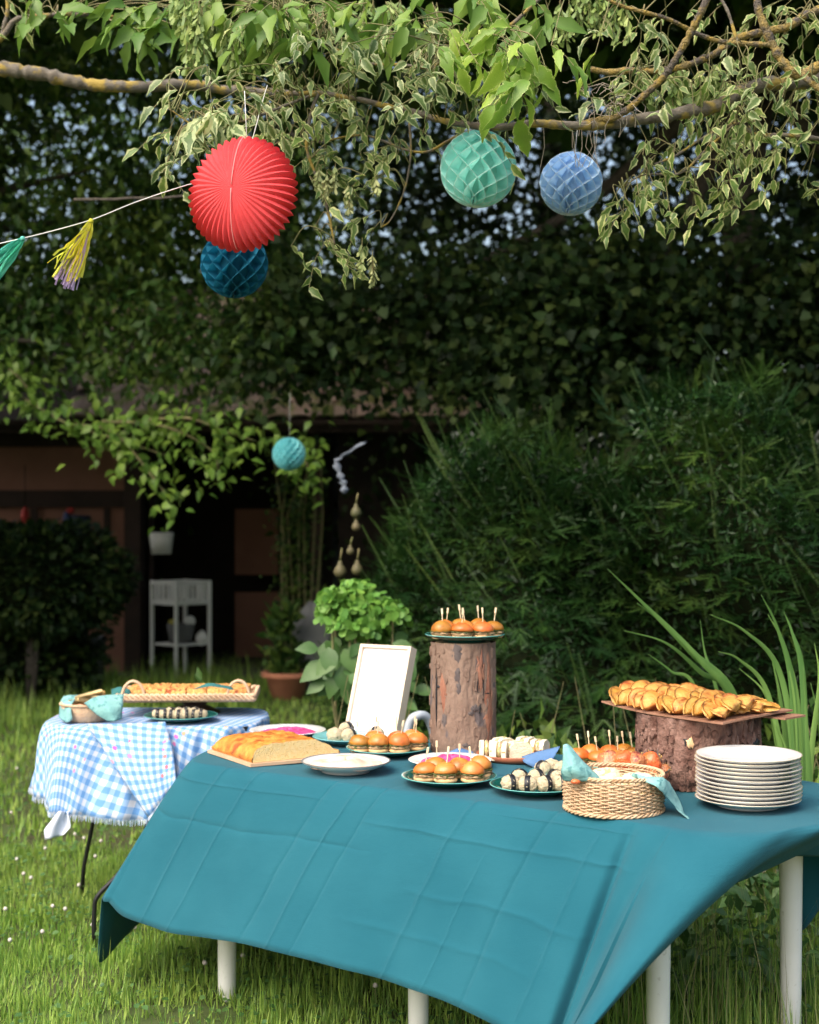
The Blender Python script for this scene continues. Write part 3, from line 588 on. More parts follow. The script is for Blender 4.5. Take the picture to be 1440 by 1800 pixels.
slider_plate('in front of the picture frame', tp(-.066, 4.35), .128, [(-.085,-.02,'far left'),(-.028,-.03,'second from the left in front'),(.035,-.035,'third from the left in front'),(.088,.015,'far right'),(.03,.04,'back right'),(-.04,.045,'back left'),(.075,.07,'rearmost')], 'before the frame')
slider_plate('behind the wicker basket', tp(.56, 4.09), .115, [(-.075,-.02,'far left'),(-.02,-.035,'front left'),(.035,-.04,'front right'),(.082,-.01,'far right'),(-.035,.035,'back left'),(.02,.03,'back middle'),(.065,.05,'back right')], 'behind the basket', .97)
# dips
T = plate('plate', 'white enamel plate of pale creamy dip beside the bread', tp(-.181, 4.05), .127, 'plate_white', h=.030)
MB().lathe([(.125,.0285),(.128,.0302),(.125,.0322),(.122,.031)], 64, cap=False).build('rim', M['greypot'], T)
def mound(r, h, seed, zb=.011): 
    prof = [(r*i/14, 0) for i in range(15)][::-1]
    def wob(rr, z, t): 
        q = rr/r; return rr*(1+.04*math.sin(t*5+seed)), zb+h*(1-q**3)*(.75+.25*math.sin(q*9+t*2))+.003*mn.noise(Vector((rr*60*math.cos(t), rr*60*math.sin(t), seed)))
    return MB().lathe(prof, 56, wob=wob)
D = thing('cream_dip', 'pale creamy dip spread over the white plate next to the bread', 'dip', tp(-.181, 4.05)); mound(.108, .024, 1, .018).build('dip_mound', M['dip_cream'], D)
T = plate('plate', 'white plate of pink beetroot dip behind the front sliders', tp(.118, 4.135), .122, 'plate_white', h=.02)
D = thing('pink_dip', 'bright pink beetroot dip behind the front sliders', 'dip', tp(.118, 4.135)); mound(.090, .020, 2).build('dip_mound', M['dip_pink'], D)
T = plate('plate', 'white plate edged with pink dip behind the bread loaf', tp(-.405, 4.73), .128, 'plate_white', h=.02)
D = thing('pink_dip', 'pink dip half hidden behind the bread loaf', 'dip', tp(-.405, 4.73)); mound(.095, .014, 3).build('dip_mound', M['dip_pink'], D)

# rice balls
def ricef(v): return v*(1+.10*nz3(v, 3, 2)+.07*nz3(v, 9, 4)+.075*nz3(v, 17, 6))
V, F = ico((.026,.022,.022), 4, ricef); rice_me = mesh('rice', V, F, M['rice'])
nb = MB(); 
V = []; 
for j, yy in enumerate((-.007, -.0068, .0068, .007)):
    for k in range(28):
        a = 2*PI*k/28; q = 1.03+.01*(j in (1, 2)); V.append((yy, .0225*q*math.cos(a), .0225*q*math.sin(a)))
nb.add(V, [(j*28+k, j*28+(k+1) % 28, (j+1)*28+(k+1) % 28, (j+1)*28+k) for j in range(3) for k in range(28)]); nori_me = nb.mesh('nori_band', M['nori'])
def onigiri(x, y, z, rz, label, group, s=1.0, nori=True, tilt=0):
    T = thing('rice_ball', label, 'rice ball', (x, y, z+.021*s), group=group); T.rotation_euler = (tilt, 0, rz); T.scale = (s,)*3
    link('rice', rice_me, T)
    if nori: link('nori_band', nori_me, T)
plate('plate', 'dark green plate of nori rice balls left of the basket', tp(.335, 3.735), .125, 'plate_green', 'rim_green')
for i, (dx, dy, dz, rz, pos) in enumerate([(-.072,-.035,0,.3,'left end of the front row'),(-.028,-.05,0,-.2,'second in the front row'),(.018,-.045,0,.5,'third in the front row'),(.062,-.04,0,.1,'nearest the basket'),(-.045,.015,.006,1.2,'left in the second row'),(.0,.005,.008,.6,'middle of the second row'),(.05,.02,.004,2.,'rear right')]):
    onigiri(.335+dx, 3.735+dy, TZ+.011+dz, rz, 'nori banded rice ball, %s on the plate by the basket' % pos, 'rice balls on the front green plate', 1.0)
plate('small_plate', 'small pale teal plate of rice balls behind the front green plate', tp(.395, 3.93), .064, 'plate_teal')
for dx, dy, pos in [(-.028,-.005,'left'),(.025,-.012,'right'),(.0,.028,'rear')]: onigiri(.395+dx, 3.93+dy, TZ+.012, dx*30, 'rice ball, %s on the small pale teal plate' % pos, 'rice balls on the small teal plate', .95, nori=dx < 0)
plate('plate', 'pale teal plate of rice balls in front of the picture frame', tp(-.192, 4.575), .12, 'plate_teal', 'plate_teal')
for dx, dy, dz, pos in [(-.045,-.045,0,'left'),(.0,-.05,0,'middle'),(-.01,.0,.012,'upper'),(.085,-.02,0,'right, by the sliders')]: onigiri(-.192+dx, 4.575+dy, TZ+.012+dz, 1.+dx*20, 'round rice ball, %s on the teal plate before the frame' % pos, 'rice balls before the frame', 1.05, nori=dx > -.02)
# ------------------------------------------------------------------ bread on board
u1 = Vector((.85,.53,0)); u2 = Vector((-.53,.85,0)); a0 = math.atan2(u1.y, u1.x)
bc = Vector((-.408, 4.325, TZ+.0025))
B = thing('cutting_board', 'thin pale wooden cutting board with a short handle under the bread', 'board', bc, a0)
out_ = [(-.155,-.15),(.0,-.16),(.08,-.158),(.105,-.172),(.155,-.176),(.172,-.15),(.150,-.135),(.16,-.11),(.16,.155),(-.155,.155)]
V = [(x, y, z) for z in (0, .009) for x, y in out_]; n = len(out_)
MB().add(V, [tuple(range(n, 2*n)), tuple(range(n-1,-1,-1))]+[(i, (i+1) % n, n+(i+1) % n, n+i) for i in range(n)]).build('board', mat('board_wood', (.56,.36,.22), (.62,.42,.28), scale=14, rough=.55, stretch=(.2,1,1)), B, smooth=False)
B = thing('bread_loaf', 'flat golden focaccia loaf with its cut side facing forward', 'bread', bc+Vector((0,0,.010)), a0)
def loaf(u, v, side=0):
    x = (u-.5)*.285; y = (v-.5)*.28
    ed = min(1, min(v, 1)/1.0); h = .053
    e = (1-abs(2*u-1)**5)*(1-max(0, 2*v-1)**5)
    z = h*(.30+.70*max(0, e)**.5) - .030*max(0, u-.72)/.28 + .004*mn.noise(Vector((x*30, y*30, 2)))+.003*mn.noise(Vector((x*80, y*80, 5)))
    return Vector((x, y, max(z, .014)))
V, F = quadsurf(loaf, 60, 60); n1 = len(V)
edge = [i for i in range(61)]
V2 = list(V); per_idx = [j*61 for j in range(60, -1, -1)]+[i for i in range(1, 61)]+[j*61+60 for j in range(1, 61)]+[60*61+i for i in range(59, 0, -1)]
def lowv(p, k): return Vector((p.x*(1+.00*k), p.y, 0.0))
crust_low = [k for k in per_idx]
for rr in (.6, .2, 0): 
    for k in crust_low:
        p = V[k]; bl = 1+.035*math.sin(PI*rr); V2.append(Vector((p.x*bl, p.y*(bl if p.y > -.139 else 1), p.z*rr)))
npz = len(per_idx); rings = [per_idx]+[[n1+r*npz+i for i in range(npz)] for r in range(3)]
F2 = list(F)
for r in range(3):
    for i in range(npz):
        j = (i+1) % npz; a, b_, c_, d_ = rings[r][i], rings[r][j], rings[r+1][j], rings[r+1][i]
        if V2[a].y < -.1385 and V2[b_].y < -.1385: continue
        F2.append((a, d_, c_, b_))
F2.append(tuple(rings[3]))
link('crust', mesh('crust', V2, F2, M['bread']), B)
V, F = quadsurf(lambda u, v: Vector(((u-.5)*.285, -.1402-.0015*mn.noise(Vector((u*40, v*9, 0))), loaf(u, 0).z*v)), 60, 8); link('cut_face', mesh('cut_face', V, F, M['crumb']), B)
# ------------------------------------------------------------------ picture frame
fw, fh, ft = .20, .315, .042
a, bb = R(30), R(20)
FR = thing('picture_frame', 'pale wood picture frame with a white sheet leaning back behind the sliders', 'picture frame', tp(-.135, 4.70))
FR.rotation_euler = (Matrix.Rotation(-a, 3, 'Z') @ Matrix.Rotation(-bb, 3, 'X')).to_euler()
bw = .011
for nm, c_, d_ in (('frame_side', (-fw/2+bw/2, ft/2, fh/2), (bw, ft, fh)), ('frame_side', (fw/2-bw/2, ft/2, fh/2), (bw, ft, fh)), ('frame_rail', (0, ft/2, fh-bw/2), (fw-2*bw, ft, bw)), ('frame_rail', (0, ft/2, bw/2), (fw-2*bw, ft, bw))):
    MB().box(c_, d_, bev=.001).build(nm, M['frame_wood'], FR, smooth=False)
MB().box((0, .014, fh/2), (fw-2*bw, .004, fh-2*bw)).build('paper_sheet', M['paper'], FR, smooth=False)
mb = MB()
for k in range(26):
    row = k//5; x0 = -.075+.03*(k % 5)+rs.uniform(-.006,.006); z0 = fh-.028-.012*row if k < 18 else rs.uniform(.05,.2)
    pts = [Vector((x0+.02*i/7*rs.uniform(.8,1.2), .0115, z0+.003*math.sin(i*2.1+k)+rs.uniform(-.0012,.0012))) for i in range(8)]
    mb.tube(pts, .0005, 3, False)
mb.build('faint_writing', M['ink'], FR)
MB().tube([(0,ft,.2),(0,ft+.05,.06),(0,ft+.075,-.003)], .004, 6).build('back_strut', M['frame_wood'], FR)
# ------------------------------------------------------------------ logs
def log(name, label, c, r, h, mt, seed, amp, groove=0, taper=0):
    T = thing(name, label, 'log', c)
    n, rows = 160, 70; V = []
    for j in range(rows+1):
        z = h*j/rows
        for k in range(n):
            t = 2*PI*k/n; p = Vector((math.cos(t)*3, math.sin(t)*3, z*9))
            q = 1+amp*(.5*mn.noise(p*.5+Vector((seed,0,0)))+.35*mn.noise(Vector((p.x*2.2, p.y*2.2, p.z*.8+seed)))+.25*mn.noise(Vector((p.x*6, p.y*6, p.z*3+seed))))
            if groove: 
                g_ = mn.noise(Vector((p.x*2.5, p.y*2.5, p.z*.5+seed*2))); q -= groove*max(0, 1-abs(g_)*9)
            q += taper*(1-j/rows)
            V.append((math.cos(t)*r*q, math.sin(t)*r*q, z))
    F = [(j*n+k, j*n+(k+1) % n, (j+1)*n+(k+1) % n, (j+1)*n+k) for j in range(rows) for k in range(n)]
    link('bark', mesh('bark', V, F, mt), T)
    MB().lathe([(r*.86, 0), (r*.86, h-.003), (r*.84, h-.0005)], 60).build('wood_core', M['endgrain'], T, smooth=False)
    return T
LT = log('log_stand', 'tall narrow upright log with smooth patchy bark carrying a plate of sliders', (TL.x, TL.y, tlz), .101, TLH, M['lbark'], 3, .09, .02, .03)
def scar(T, az, z, w, h, r, m, nm, seed=0, th=.003):
    V = []; n = 24; V.append((0, 0))
    pts = [(w*math.cos(2*PI*k/n)*(1+.8*mn.noise(Vector((k*.55, seed, 0)))), h*math.sin(2*PI*k/n)*(1+.8*mn.noise(Vector((k*.5, seed, 5))))) for k in range(n)]
    W = []
    for s_ in (0, .6, 1):
        for (x, zz) in pts:
            a_ = az+x*s_/r; rr = r+th*(1 if s_ < 1 else -2.5); W.append((rr*math.cos(a_), rr*math.sin(a_), z+zz*s_))
    F = [(j*n+k, j*n+(k+1) % n, (j+1)*n+(k+1) % n, (j+1)*n+k) for j in range(2) for k in range(n)]
    link(nm, mesh(nm, W, F, m), T)
fz = -PI/2
spotm = mat('dark_bark_patch', (.085,.07,.07), (.12,.10,.095), scale=60, rough=.85)
for az, z, ww, hh in ((-.22,.31,.018,.026),(-.20,.245,.012,.02),(-.16,.205,.009,.018),(.33,.142,.014,.011),(-.62,.105,.009,.018),(.22,.128,.01,.008),(.06,.03,.012,.008)):
    scar(LT, fz+az, z, ww, hh, .1035, spotm, 'bark_patch', az*9, .0006)
for az, z, ww, hh in ((.85,.15,.03,.15),(.52,.25,.016,.07),(-.68,.19,.016,.045)): scar(LT, fz+az, z, ww, hh, .1035, M['redbark'], 'peeled_strip', az*5, .0012)
for az, z, ww, hh in ((-.95,.17,.003,.09),(.62,.20,.003,.045),(.50,.14,.004,.02),(.78,.185,.016,.003),(-.85,.205,.01,.005),(.42,.22,.002,.03)): scar(LT, fz+az, z, ww, hh, .104, M['nori'], 'bark_crack', az*3, .0008)
LGC = Vector((.79, 3.90, TZ+.002)); LGH = .190
LG = log('log_stand', 'wide rough reddish log carrying the board of pastries', LGC, .166, LGH, M['lbark2'], 9, .12, .07)
for az, z, ww, hh in ((-.33,.128,.016,.024),): 
    scar(LG, fz+az, z, ww*1.2, hh*1.15, .168, M['nori'], 'hollow_edge', 4, .004); scar(LG, fz+az+.02, z, ww*.85, hh*.9, .169, M['inner_wood'], 'bare_wood', 6, .006)
scar(LG, fz+.0, .03, .006, .010, .172, M['inner_wood'], 'bare_wood', 8, .003)
for az, z, ww, hh in ((.45,.10,.05,.022),(.1,.05,.02,.05),(-.85,.07,.008,.05),(.95,.12,.03,.012),(.35,.02,.03,.02)): scar(LG, fz+az, z, ww, hh, .169, spotm if az < .4 else M['nori'], 'bark_hollow', az*3, .003)
scar(LG, fz-.12, .098, .004, .003, .172, M['plate_white'], 'lichen_dot', 2, .002); scar(LG, fz-.05, .103, .003, .003, .172, M['plate_white'], 'lichen_dot', 3, .002)
def flakes(T, r, h, n, seed, m):
    mb = MB(); q = np.random.RandomState(seed)
    for k in range(n):
        a = q.uniform(0, 2*PI); z = q.uniform(.01, h-.02); ww = q.uniform(.004,.013); hh = q.uniform(.008,.026); V = []
        nn = 7
        for lay in (0, 1):
            for i in range(nn):
                t = 2*PI*i/nn; rr_ = q.uniform(.7,1.2) if lay == 0 else .75
                x = ww*math.cos(t)*rr_; zz = z+hh*math.sin(t)*rr_; R_ = r+(-.003 if lay == 0 else q.uniform(.001,.0035)); V.append((R_*math.cos(a+x/r), R_*math.sin(a+x/r), min(max(zz, .001), h-.001)))
        mb.add(V, [(i, (i+1) % nn, nn+(i+1) % nn, nn+i) for i in range(nn)]+[tuple(range(nn, 2*nn))])
    o = mb.build('bark_flakes', m, T, smooth=False); o['kind'] = 'stuff'
flakes(LT, .1015, TLH, 90, 5, M['lbark']); flakes(LG, .167, LGH, 330, 8, M['lbark2'])
# board of pastries
zb = LGC.z+LGH+.001
c4 = [Vector((.537,3.98,0)), Vector((.80,3.63,0)), Vector((1.04,3.86,0)), Vector((.777,4.21,0))]; cc = sum(c4, Vector())/4
BD = thing('serving_board', 'thin warped brown board on top of the wide log under the pastries', 'board', (cc.x, cc.y, zb))
def bdf(z0): 
    def f(u, v):
        p = c4[0].lerp(c4[1], u).lerp(c4[3].lerp(c4[2], u), v)-cc
        return Vector((p.x, p.y, z0+.010*(2*u-1)**2*(2*v-1)**2*(1 if u < .5 else -.3)+.004*(u-.5)**2*4+(.004 if v > .5 else 0)*(v-.5)*2))
    return f
Va, Fa = quadsurf(bdf(.0), 14, 14); Vb, Fb = quadsurf(bdf(.005), 14, 14)
N1 = len(Va); rim = [i for i in range(15)]+[j*15+14 for j in range(1, 15)]+[14*15+i for i in range(13, -1, -1)]+[j*15 for j in range(13, 0, -1)]
F = [tuple(reversed(f)) for f in Fa]+[tuple(i+N1 for i in f) for f in Fb]+[(rim[i], rim[(i+1) % len(rim)], rim[(i+1) % len(rim)]+N1, rim[i]+N1) for i in range(len(rim))]
link('board', mesh('board', Va+Vb, F, M['slate'], False), BD)
MB().box((.19,-.055,-.0045), (.10,.16,.005), Matrix.Rotation(.75, 3, 'Z')).build('lower_sheet', M['slate'], BD, smooth=False)
def pasty_mesh(seed):
    V = []; nr, nt_ = 12, 30
    for sgn in (1, -1):
        for i in range(nr+1):
            q = i/nr
            for k in range(nt_+1):
                t = PI*k/nt_; r = .056*(1+.03*math.sin(seed+t*3)); x = r*q*math.cos(t); y = r*q*math.sin(t)*.86
                if q > .99: y += .0018*abs(math.sin(k*1.5)); x += .001*math.sin(k*1.5)
                e = max(0, 1-(q/.88)**2.2) if q < .88 else 0
                zz = sgn*(.0145*e**.6*(.55+.45*math.sin(t)**.5 if math.sin(t) > 0 else .5)+.0022+.0012*abs(math.sin(k*1.5))*(q > .85))
                zz += .0018*mn.noise(Vector((x*90, y*90, seed+sgn)))
                V.append((x, y, zz))
    w_ = nt_+1; F = []
    for s_ in (0, 1):
        o_ = s_*(nr+1)*w_
        for i in range(nr):
            for k in range(nt_):
                f = (o_+i*w_+k, o_+i*w_+k+1, o_+(i+1)*w_+k+1, o_+(i+1)*w_+k); F.append(f if s_ else f[::-1])
    o_ = (nr+1)*w_
    for k in range(nt_): F.append((nr*w_+k, nr*w_+k+1, o_+nr*w_+k+1, o_+nr*w_+k))
    for i in range(nr):
        for k in (0, nt_): F.append((i*w_+k, (i+1)*w_+k, o_+(i+1)*w_+k, o_+i*w_+k))
    return mesh('pastry', V, F, M['pastry'])
pmesh = [pasty_mesh(s_) for s_ in range(5)]
on = ['leftmost','second from left','third from left','fourth from left','fifth from left','sixth from left','seventh from left','eighth from left','ninth from left','tenth from left','eleventh from left','rightmost']
ez = (c4[1]-c4[0]).normalized(); ew = (c4[3]-c4[0]).normalized()
rows_ = [('front row', .05, 12), ('second row', .105, 10), ('third row', .165, 8), ('rear row', .225, 6)]
for ri, (rn, wv, cnt) in enumerate(rows_):
    for k in range(cnt):
        L_ = .045+k*(.37/(cnt-1)); p = c4[0]+ez*L_+ew*wv; flat = (k >= cnt-1)
        lab = 'golden half-moon pastry, %s in the %s on the log board' % (on[k] if k < cnt-1 else 'rightmost', rn)
        o = link('pastry', pmesh[(k+ri*2) % 5]); tag(o, lab, 'pastry', 'half-moon pastries on the board')
        tilt = R(55 if not flat else 16)+rs.uniform(-.28,.28)
        rz = math.atan2(ew.y, ew.x)+rs.uniform(-.42,.42)+(.35 if flat else 0)
        # straight edge down, arc up, leaning towards the left neighbour
        o.rotation_euler = (Matrix.Rotation(rz, 3, 'Z') @ Matrix.Rotation(tilt, 3, 'X')).to_euler()
        s_ = rs.uniform(.86, 1.12); o.scale = (s_, s_*rs.uniform(.88,1.1), s_*rs.uniform(.9,1.2))
        o.location = (p.x, p.y, zb+.014+(.012 if ri in (1, 2) else 0)*(1 if k % 2 else .5)+(.012 if flat else 0)-(.004 if flat else 0))
for k, (u, v, rz) in enumerate([(.88,.30,.9),(.93,.62,.5),(.74,.86,1.3)]):
    p = c4[0].lerp(c4[1], u).lerp(c4[3].lerp(c4[2], u), v); o = link('pastry', pmesh[k]); o.rotation_euler = (R(14), 0, rz-.9); o.location = (p.x, p.y, zb+.022)
    tag(o, 'golden half-moon pastry lying flat at the %s end of the board' % ['right front','far right','right rear'][k], 'pastry', 'half-moon pastries on the board')
# ------------------------------------------------------------------ sandwiches
SP = tp(.315, 4.275)
T = thing('round_tray', 'reddish terracotta round tray of cut sandwiches beside the tall log', 'tray', SP); MB().lathe([(0,0),(.105,0),(.115,.016),(.112,.018),(.10,.006),(0,.006)], 56).build('dish', M['terracotta_d'], T)
msl = mat('soft_bread', (.80,.70,.50), (.84,.76,.58), scale=40, rough=.85, bump=.8, bscale=200); mcr = mat('sandwich_crust', (.58,.25,.07), (.66,.34,.12), scale=30, rough=.7)
mfi = mat('ham_salad_filling', (.70,.36,.28), (.50,.56,.18), scale=120, rough=.5, bump=2, bscale=200, third=(.80,.74,.50), tscale=100, tramp=(.52,.56))
def sandwich(c, rz, label, L_=.075, H=.05, W=.042, tilt=0):
    T = thing('sandwich', label, 'sandwich', c, group='cut sandwiches on the terracotta tray'); T.rotation_euler = (0, tilt, rz)
    def half(y0, y1, m, nm, bul=0):
        V = []; pr = [(-L_/2, 0), (L_/2, 0), (L_/2*.9, H*.75), (L_/2*.35, H), (-L_/2*.6, H*.98), (-L_/2*.98, H*.7)]
        for y in (y0, y1):
            for x, z in pr: V.append((x*(1+bul), y+rs.uniform(-.001,.001), z*(1+bul)))
        MB().add(V, [(0,1,2,3,4,5),(11,10,9,8,7,6)]+[(i, i+6, (i+1) % 6+6, (i+1) % 6) for i in range(6)]).build(nm, m, T, smooth=False)
    half(-W/2, -W/2+.013, msl, 'bread_slice'); half(W/2-.013, W/2, msl, 'bread_slice')
    def fl(v):
        s = 1+.12*nz3(v, 4)+.1*nz3(v, 9); return Vector((v.x*s, v.y, v.z*s))
    V, F = ico((L_/2*1.02, (W-.026)/2+.002, H*.52), 3, fl); link('filling', mesh('filling', V, F, mfi), T, (0,0,H*.52))
    MB().box((0, -W/2+.0065, H*.5), (L_*.99, .0095, .004)).build('crust', mcr, T)
    MB().box((L_/2*.97, -W/2+.0065, H*.34), (.006, .014, H*.66)).build('crust', mcr, T); MB().box((L_/2*.97, W/2-.0065, H*.34), (.006, .014, H*.66)).build('crust', mcr, T)
for dx, dy, rz, lab in [(-.085,-.03,1.5,'upright white sandwich half at the left end of the terracotta tray'),(-.045,-.055,1.35,'second sandwich from the left with its filling showing'),(.012,-.045,.25,'large sandwich half in the middle of the tray facing forward'),
                        (.075,-.01,1.2,'sandwich half at the right end of the tray above the blue napkin'),(-.03,.03,.6,'sandwich half at the rear left of the tray'),(.04,.045,1.0,'sandwich half at the rear right of the tray')]:
    sandwich((SP.x+dx, SP.y+dy, SP.z+.007), rz, lab)
# napkins
def napkin(name, label, rows, m, seed=0, pa=None):
    A = np.array([[P(*p) for p in r] for r in rows]); G = np.array([crom(r, 6) for r in A]); G = np.transpose(np.array([crom(G[:, i], 6) for i in range(G.shape[1])]), (1, 0, 2))
    nv, nu = G.shape[:2]; c_ = Vector(G.reshape(-1, 3).mean(0)); V = []
    for j in range(nv):
        for i in range(nu):
            p = Vector(G[j, i]); d = .0016*mn.noise(p*60+Vector((seed,0,0))); V.append(p-c_+Vector((d, -d, d)))
    F = [(j*nu+i, j*nu+i+1, (j+1)*nu+i+1, (j+1)*nu+i) for j in range(nv-1) for i in range(nu-1)]
    me = mesh(name, V, F, m)
    o = link(name, me, None, c_); tag(o, label, 'napkin'); md = o.modifiers.new('t', 'SOLIDIFY'); md.thickness = .0012; return o
napkin('napkin', 'blue cloth napkin folded over the right side of the sandwich tray', [[(918,1330,4.2),(950,1320,4.15),(985,1312,4.12)],[(920,1338,4.15),(950,1340,4.08),(975,1330,4.08)],[(930,1345,4.12),(950,1354,4.07),(962,1352,4.06)]], M['blue_napkin'], 1)
napkin('napkin', 'small blue napkin edge at the foot of the tall log', [[(788,1322,4.30),(808,1316,4.30),(832,1322,4.30)],[(790,1338,4.27),(808,1336,4.27),(834,1340,4.27)]], M['blue_napkin'], 2)
# ------------------------------------------------------------------ bowl of glazed meat
BW = tp(.60, 3.72)
T = thing('bowl', 'grey-green bowl of glazed meat between the basket and the big log', 'bowl', BW)
MB().lathe([(0,0),(.05,0),(.055,.01),(.077,.062),(.081,.066),(.076,.064),(.05,.012),(0,.01)], 48).build('dish', mat('greygreen_glaze', (.13,.17,.15), (.16,.20,.18), rough=.3), T)
def meatf(sd): 
    return lambda v: v*(1+.22*nz3(v, 1.6, sd)+.08*nz3(v, 5, sd))
for k, (px, py, Y, r, mt, lab) in enumerate([(1066,1343,3.72,.030,'glaze','dark glazed meat chunk at the left of the bowl'),(1092,1340,3.70,.027,'pepper','bright red glazed chunk second from the left in the bowl'),(1113,1345,3.70,.028,'glaze','golden crusted meat chunk in the middle of the bowl'),
      (1141,1343,3.72,.027,'pepper','bright orange red chunk right of the middle of the bowl'),(1162,1358,3.74,.018,'glaze','small browned piece at the right edge of the bowl'),(1100,1352,3.78,.030,'glaze','meat chunk at the rear of the bowl')]):
    V, F = ico(r, 3, meatf(k+1)); r *= 1.12; c_ = P(px+4, py-3, Y-.02); T2_ = thing('glazed_meat', lab, 'meat', c_, group='glazed meat pieces in the bowl'); link('chunk', mesh('chunk', V, F, M[mt]), T2_)
    cb = MB()
    for q in range(34):
        d = Vector(rs.normal(size=3)).normalized(); d.z = abs(d.z); cb.add([d*r*(1.0+.02*j)+Vector(rs.normal(size=3))*.0014 for j in range(4)], [(0,1,2),(0,2,3),(0,3,1),(1,3,2)])
    cb.build('nut_crumbs', M['crumbs'], T2_)
    
mb = MB(); V, F = ico((.075,.075,.03), 3, meatf(9)); o = link('meat_pile', mesh('meat_pile', V, F, M['glaze']), None, (BW.x, BW.y, BW.z+.05)); tag(o, 'lower layer of glazed meat filling the grey-green bowl', 'meat')
# ------------------------------------------------------------------ wicker basket
BK = Vector((.505, 3.52, TZ+.0025)); br = .122; bh = .088
W_ = thing('wicker_basket', 'round pale wicker basket with green napkins at the front edge of the table', 'basket', BK)
ns = 40
def rad(z): return br*(.965+.035*math.sin(z/bh*PI*.9))
mb = MB()
for k in range(ns):
    t = 2*PI*k/ns; mb.tube([(rad(z)*math.cos(t), rad(z)*math.sin(t), z) for z in np.linspace(0, bh+.002, 8)], .0017, 5)
mb.build('stakes', M['wicker'], W_)
for grp in range(2):
    mb = MB()
    for rw in range(grp, 17, 2):
        z = .007+rw*(bh-.016)/16; pts = []
        for i in range(ns*6):
            t = 2*PI*i/(ns*6); ph = i/6*PI+rw*PI; q = rad(z)+.0030*math.cos(ph); pts.append((q*math.cos(t), q*math.sin(t), z+.0008*math.sin(t*5+rw)+.0009*math.sin(ph*.5)))
        pts.append(pts[0]); mb.tube(pts, .0024, 5, False)
    mb.build('woven_wall', M['wicker'], W_)
def braid(zc, r0, amp, rr, turns, nm, parent, m, n=360, ph0=0, sc2=(1,1), strands=3):
    mb = MB()
    for s_ in range(strands):
        pts = []
        for i in range(n+1):
            t = 2*PI*i/n; ph = turns*t+2*PI*s_/strands+ph0; q = r0+amp*math.cos(ph); pts.append((q*math.cos(t)*sc2[0], q*math.sin(t)*sc2[1], zc+amp*.8*math.sin(ph)))
        mb.tube(pts, rr, 5, False)
    return mb.build(nm, m, parent)
braid(bh+.001, br*.985, .0036, .0026, 20, 'rim', W_, M['wicker']); braid(.003, br*.985, .0040, .0028, 16, 'base_braid', W_, M['wicker'])
MB().lathe([(0,.002),(br*.95,.002),(br*.95,.006),(0,.006)], 40).build('base', M['wicker'], W_)
wm = mat('wrap_flatbread', (.76,.62,.42), (.84,.72,.52), scale=60, rough=.8, bump=1.5, bscale=150, third=(.58,.50,.20), tscale=70, tramp=(.58,.63))
for k, (dx, dy, rz, lab) in enumerate([(-.07,-.03,.4,'rolled flatbread at the left of the basket beside the raised napkin'),(-.025,-.06,-.3,'rolled flatbread at the front left of the basket'),(.03,-.055,.2,'rolled flatbread at the front of the basket'),(.0,.0,.9,'rolled flatbread in the middle of the basket'),(.06,.0,-.5,'rolled flatbread at the right of the basket'),(-.02,.06,.1,'rolled flatbread at the rear of the basket')]):
    V, F = ico((.045,.02,.019), 3, lambda v: v*(1+.12*nz3(v, 3, k)+.06*nz3(v, 8, k))); o = link('flatbread_roll', mesh('flatbread_roll', V, F, wm), None, (BK.x+dx, BK.y+dy, BK.z+bh-.017), (0, rs.uniform(-.2,.2), rz)); tag(o, lab, 'bread roll', 'rolled flatbreads in the basket')
V, F = ico((.1,.1,.03), 3, lambda v: v*(1+.1*nz3(v, 4))); o = link('bread_filling', mesh('bread_filling', V, F, wm), None, (BK.x, BK.y, BK.z+.04)); tag(o, 'pile of bread at the bottom of the wicker basket', 'bread')
V, F = ico((.012,.008,.007), 2); o = link('tomato_piece', mesh('tomato_piece', V, F, M['pepper']), None, P(1012,1374,3.42)); tag(o, 'small red tomato piece at the left rim of the basket', 'tomato')
napkin('napkin', 'green patterned napkin standing up in a point at the left of the basket', [[(990,1310,3.47),(996,1308,3.47),(1003,1311,3.47)],[(990,1335,3.45),(1004,1332,3.43),(1022,1334,3.45)],[(987,1356,3.44),(1010,1354,3.41),(1042,1354,3.44)],[(990,1372,3.45),(1020,1373,3.42),(1058,1371,3.44)]], M['napkin'], 3)
napkin('napkin', 'green patterned napkin draped over the right rim of the basket onto the cloth', [[(1104,1374,3.47),(1114,1358,3.46),(1122,1372,3.44)],[(1128,1368,3.47),(1140,1366,3.42),(1146,1378,3.39)],[(1166,1366,3.48),(1168,1372,3.42),(1160,1388,3.385)],[(1192,1400,3.50),(1186,1406,3.46),(1178,1406,3.42)],[(1203,1428,3.46),(1200,1430,3.44),(1196,1428,3.42)],[(1213,1439,3.42),(1212,1439,3.41),(1209,1438,3.41)]], M['napkin'], 4)
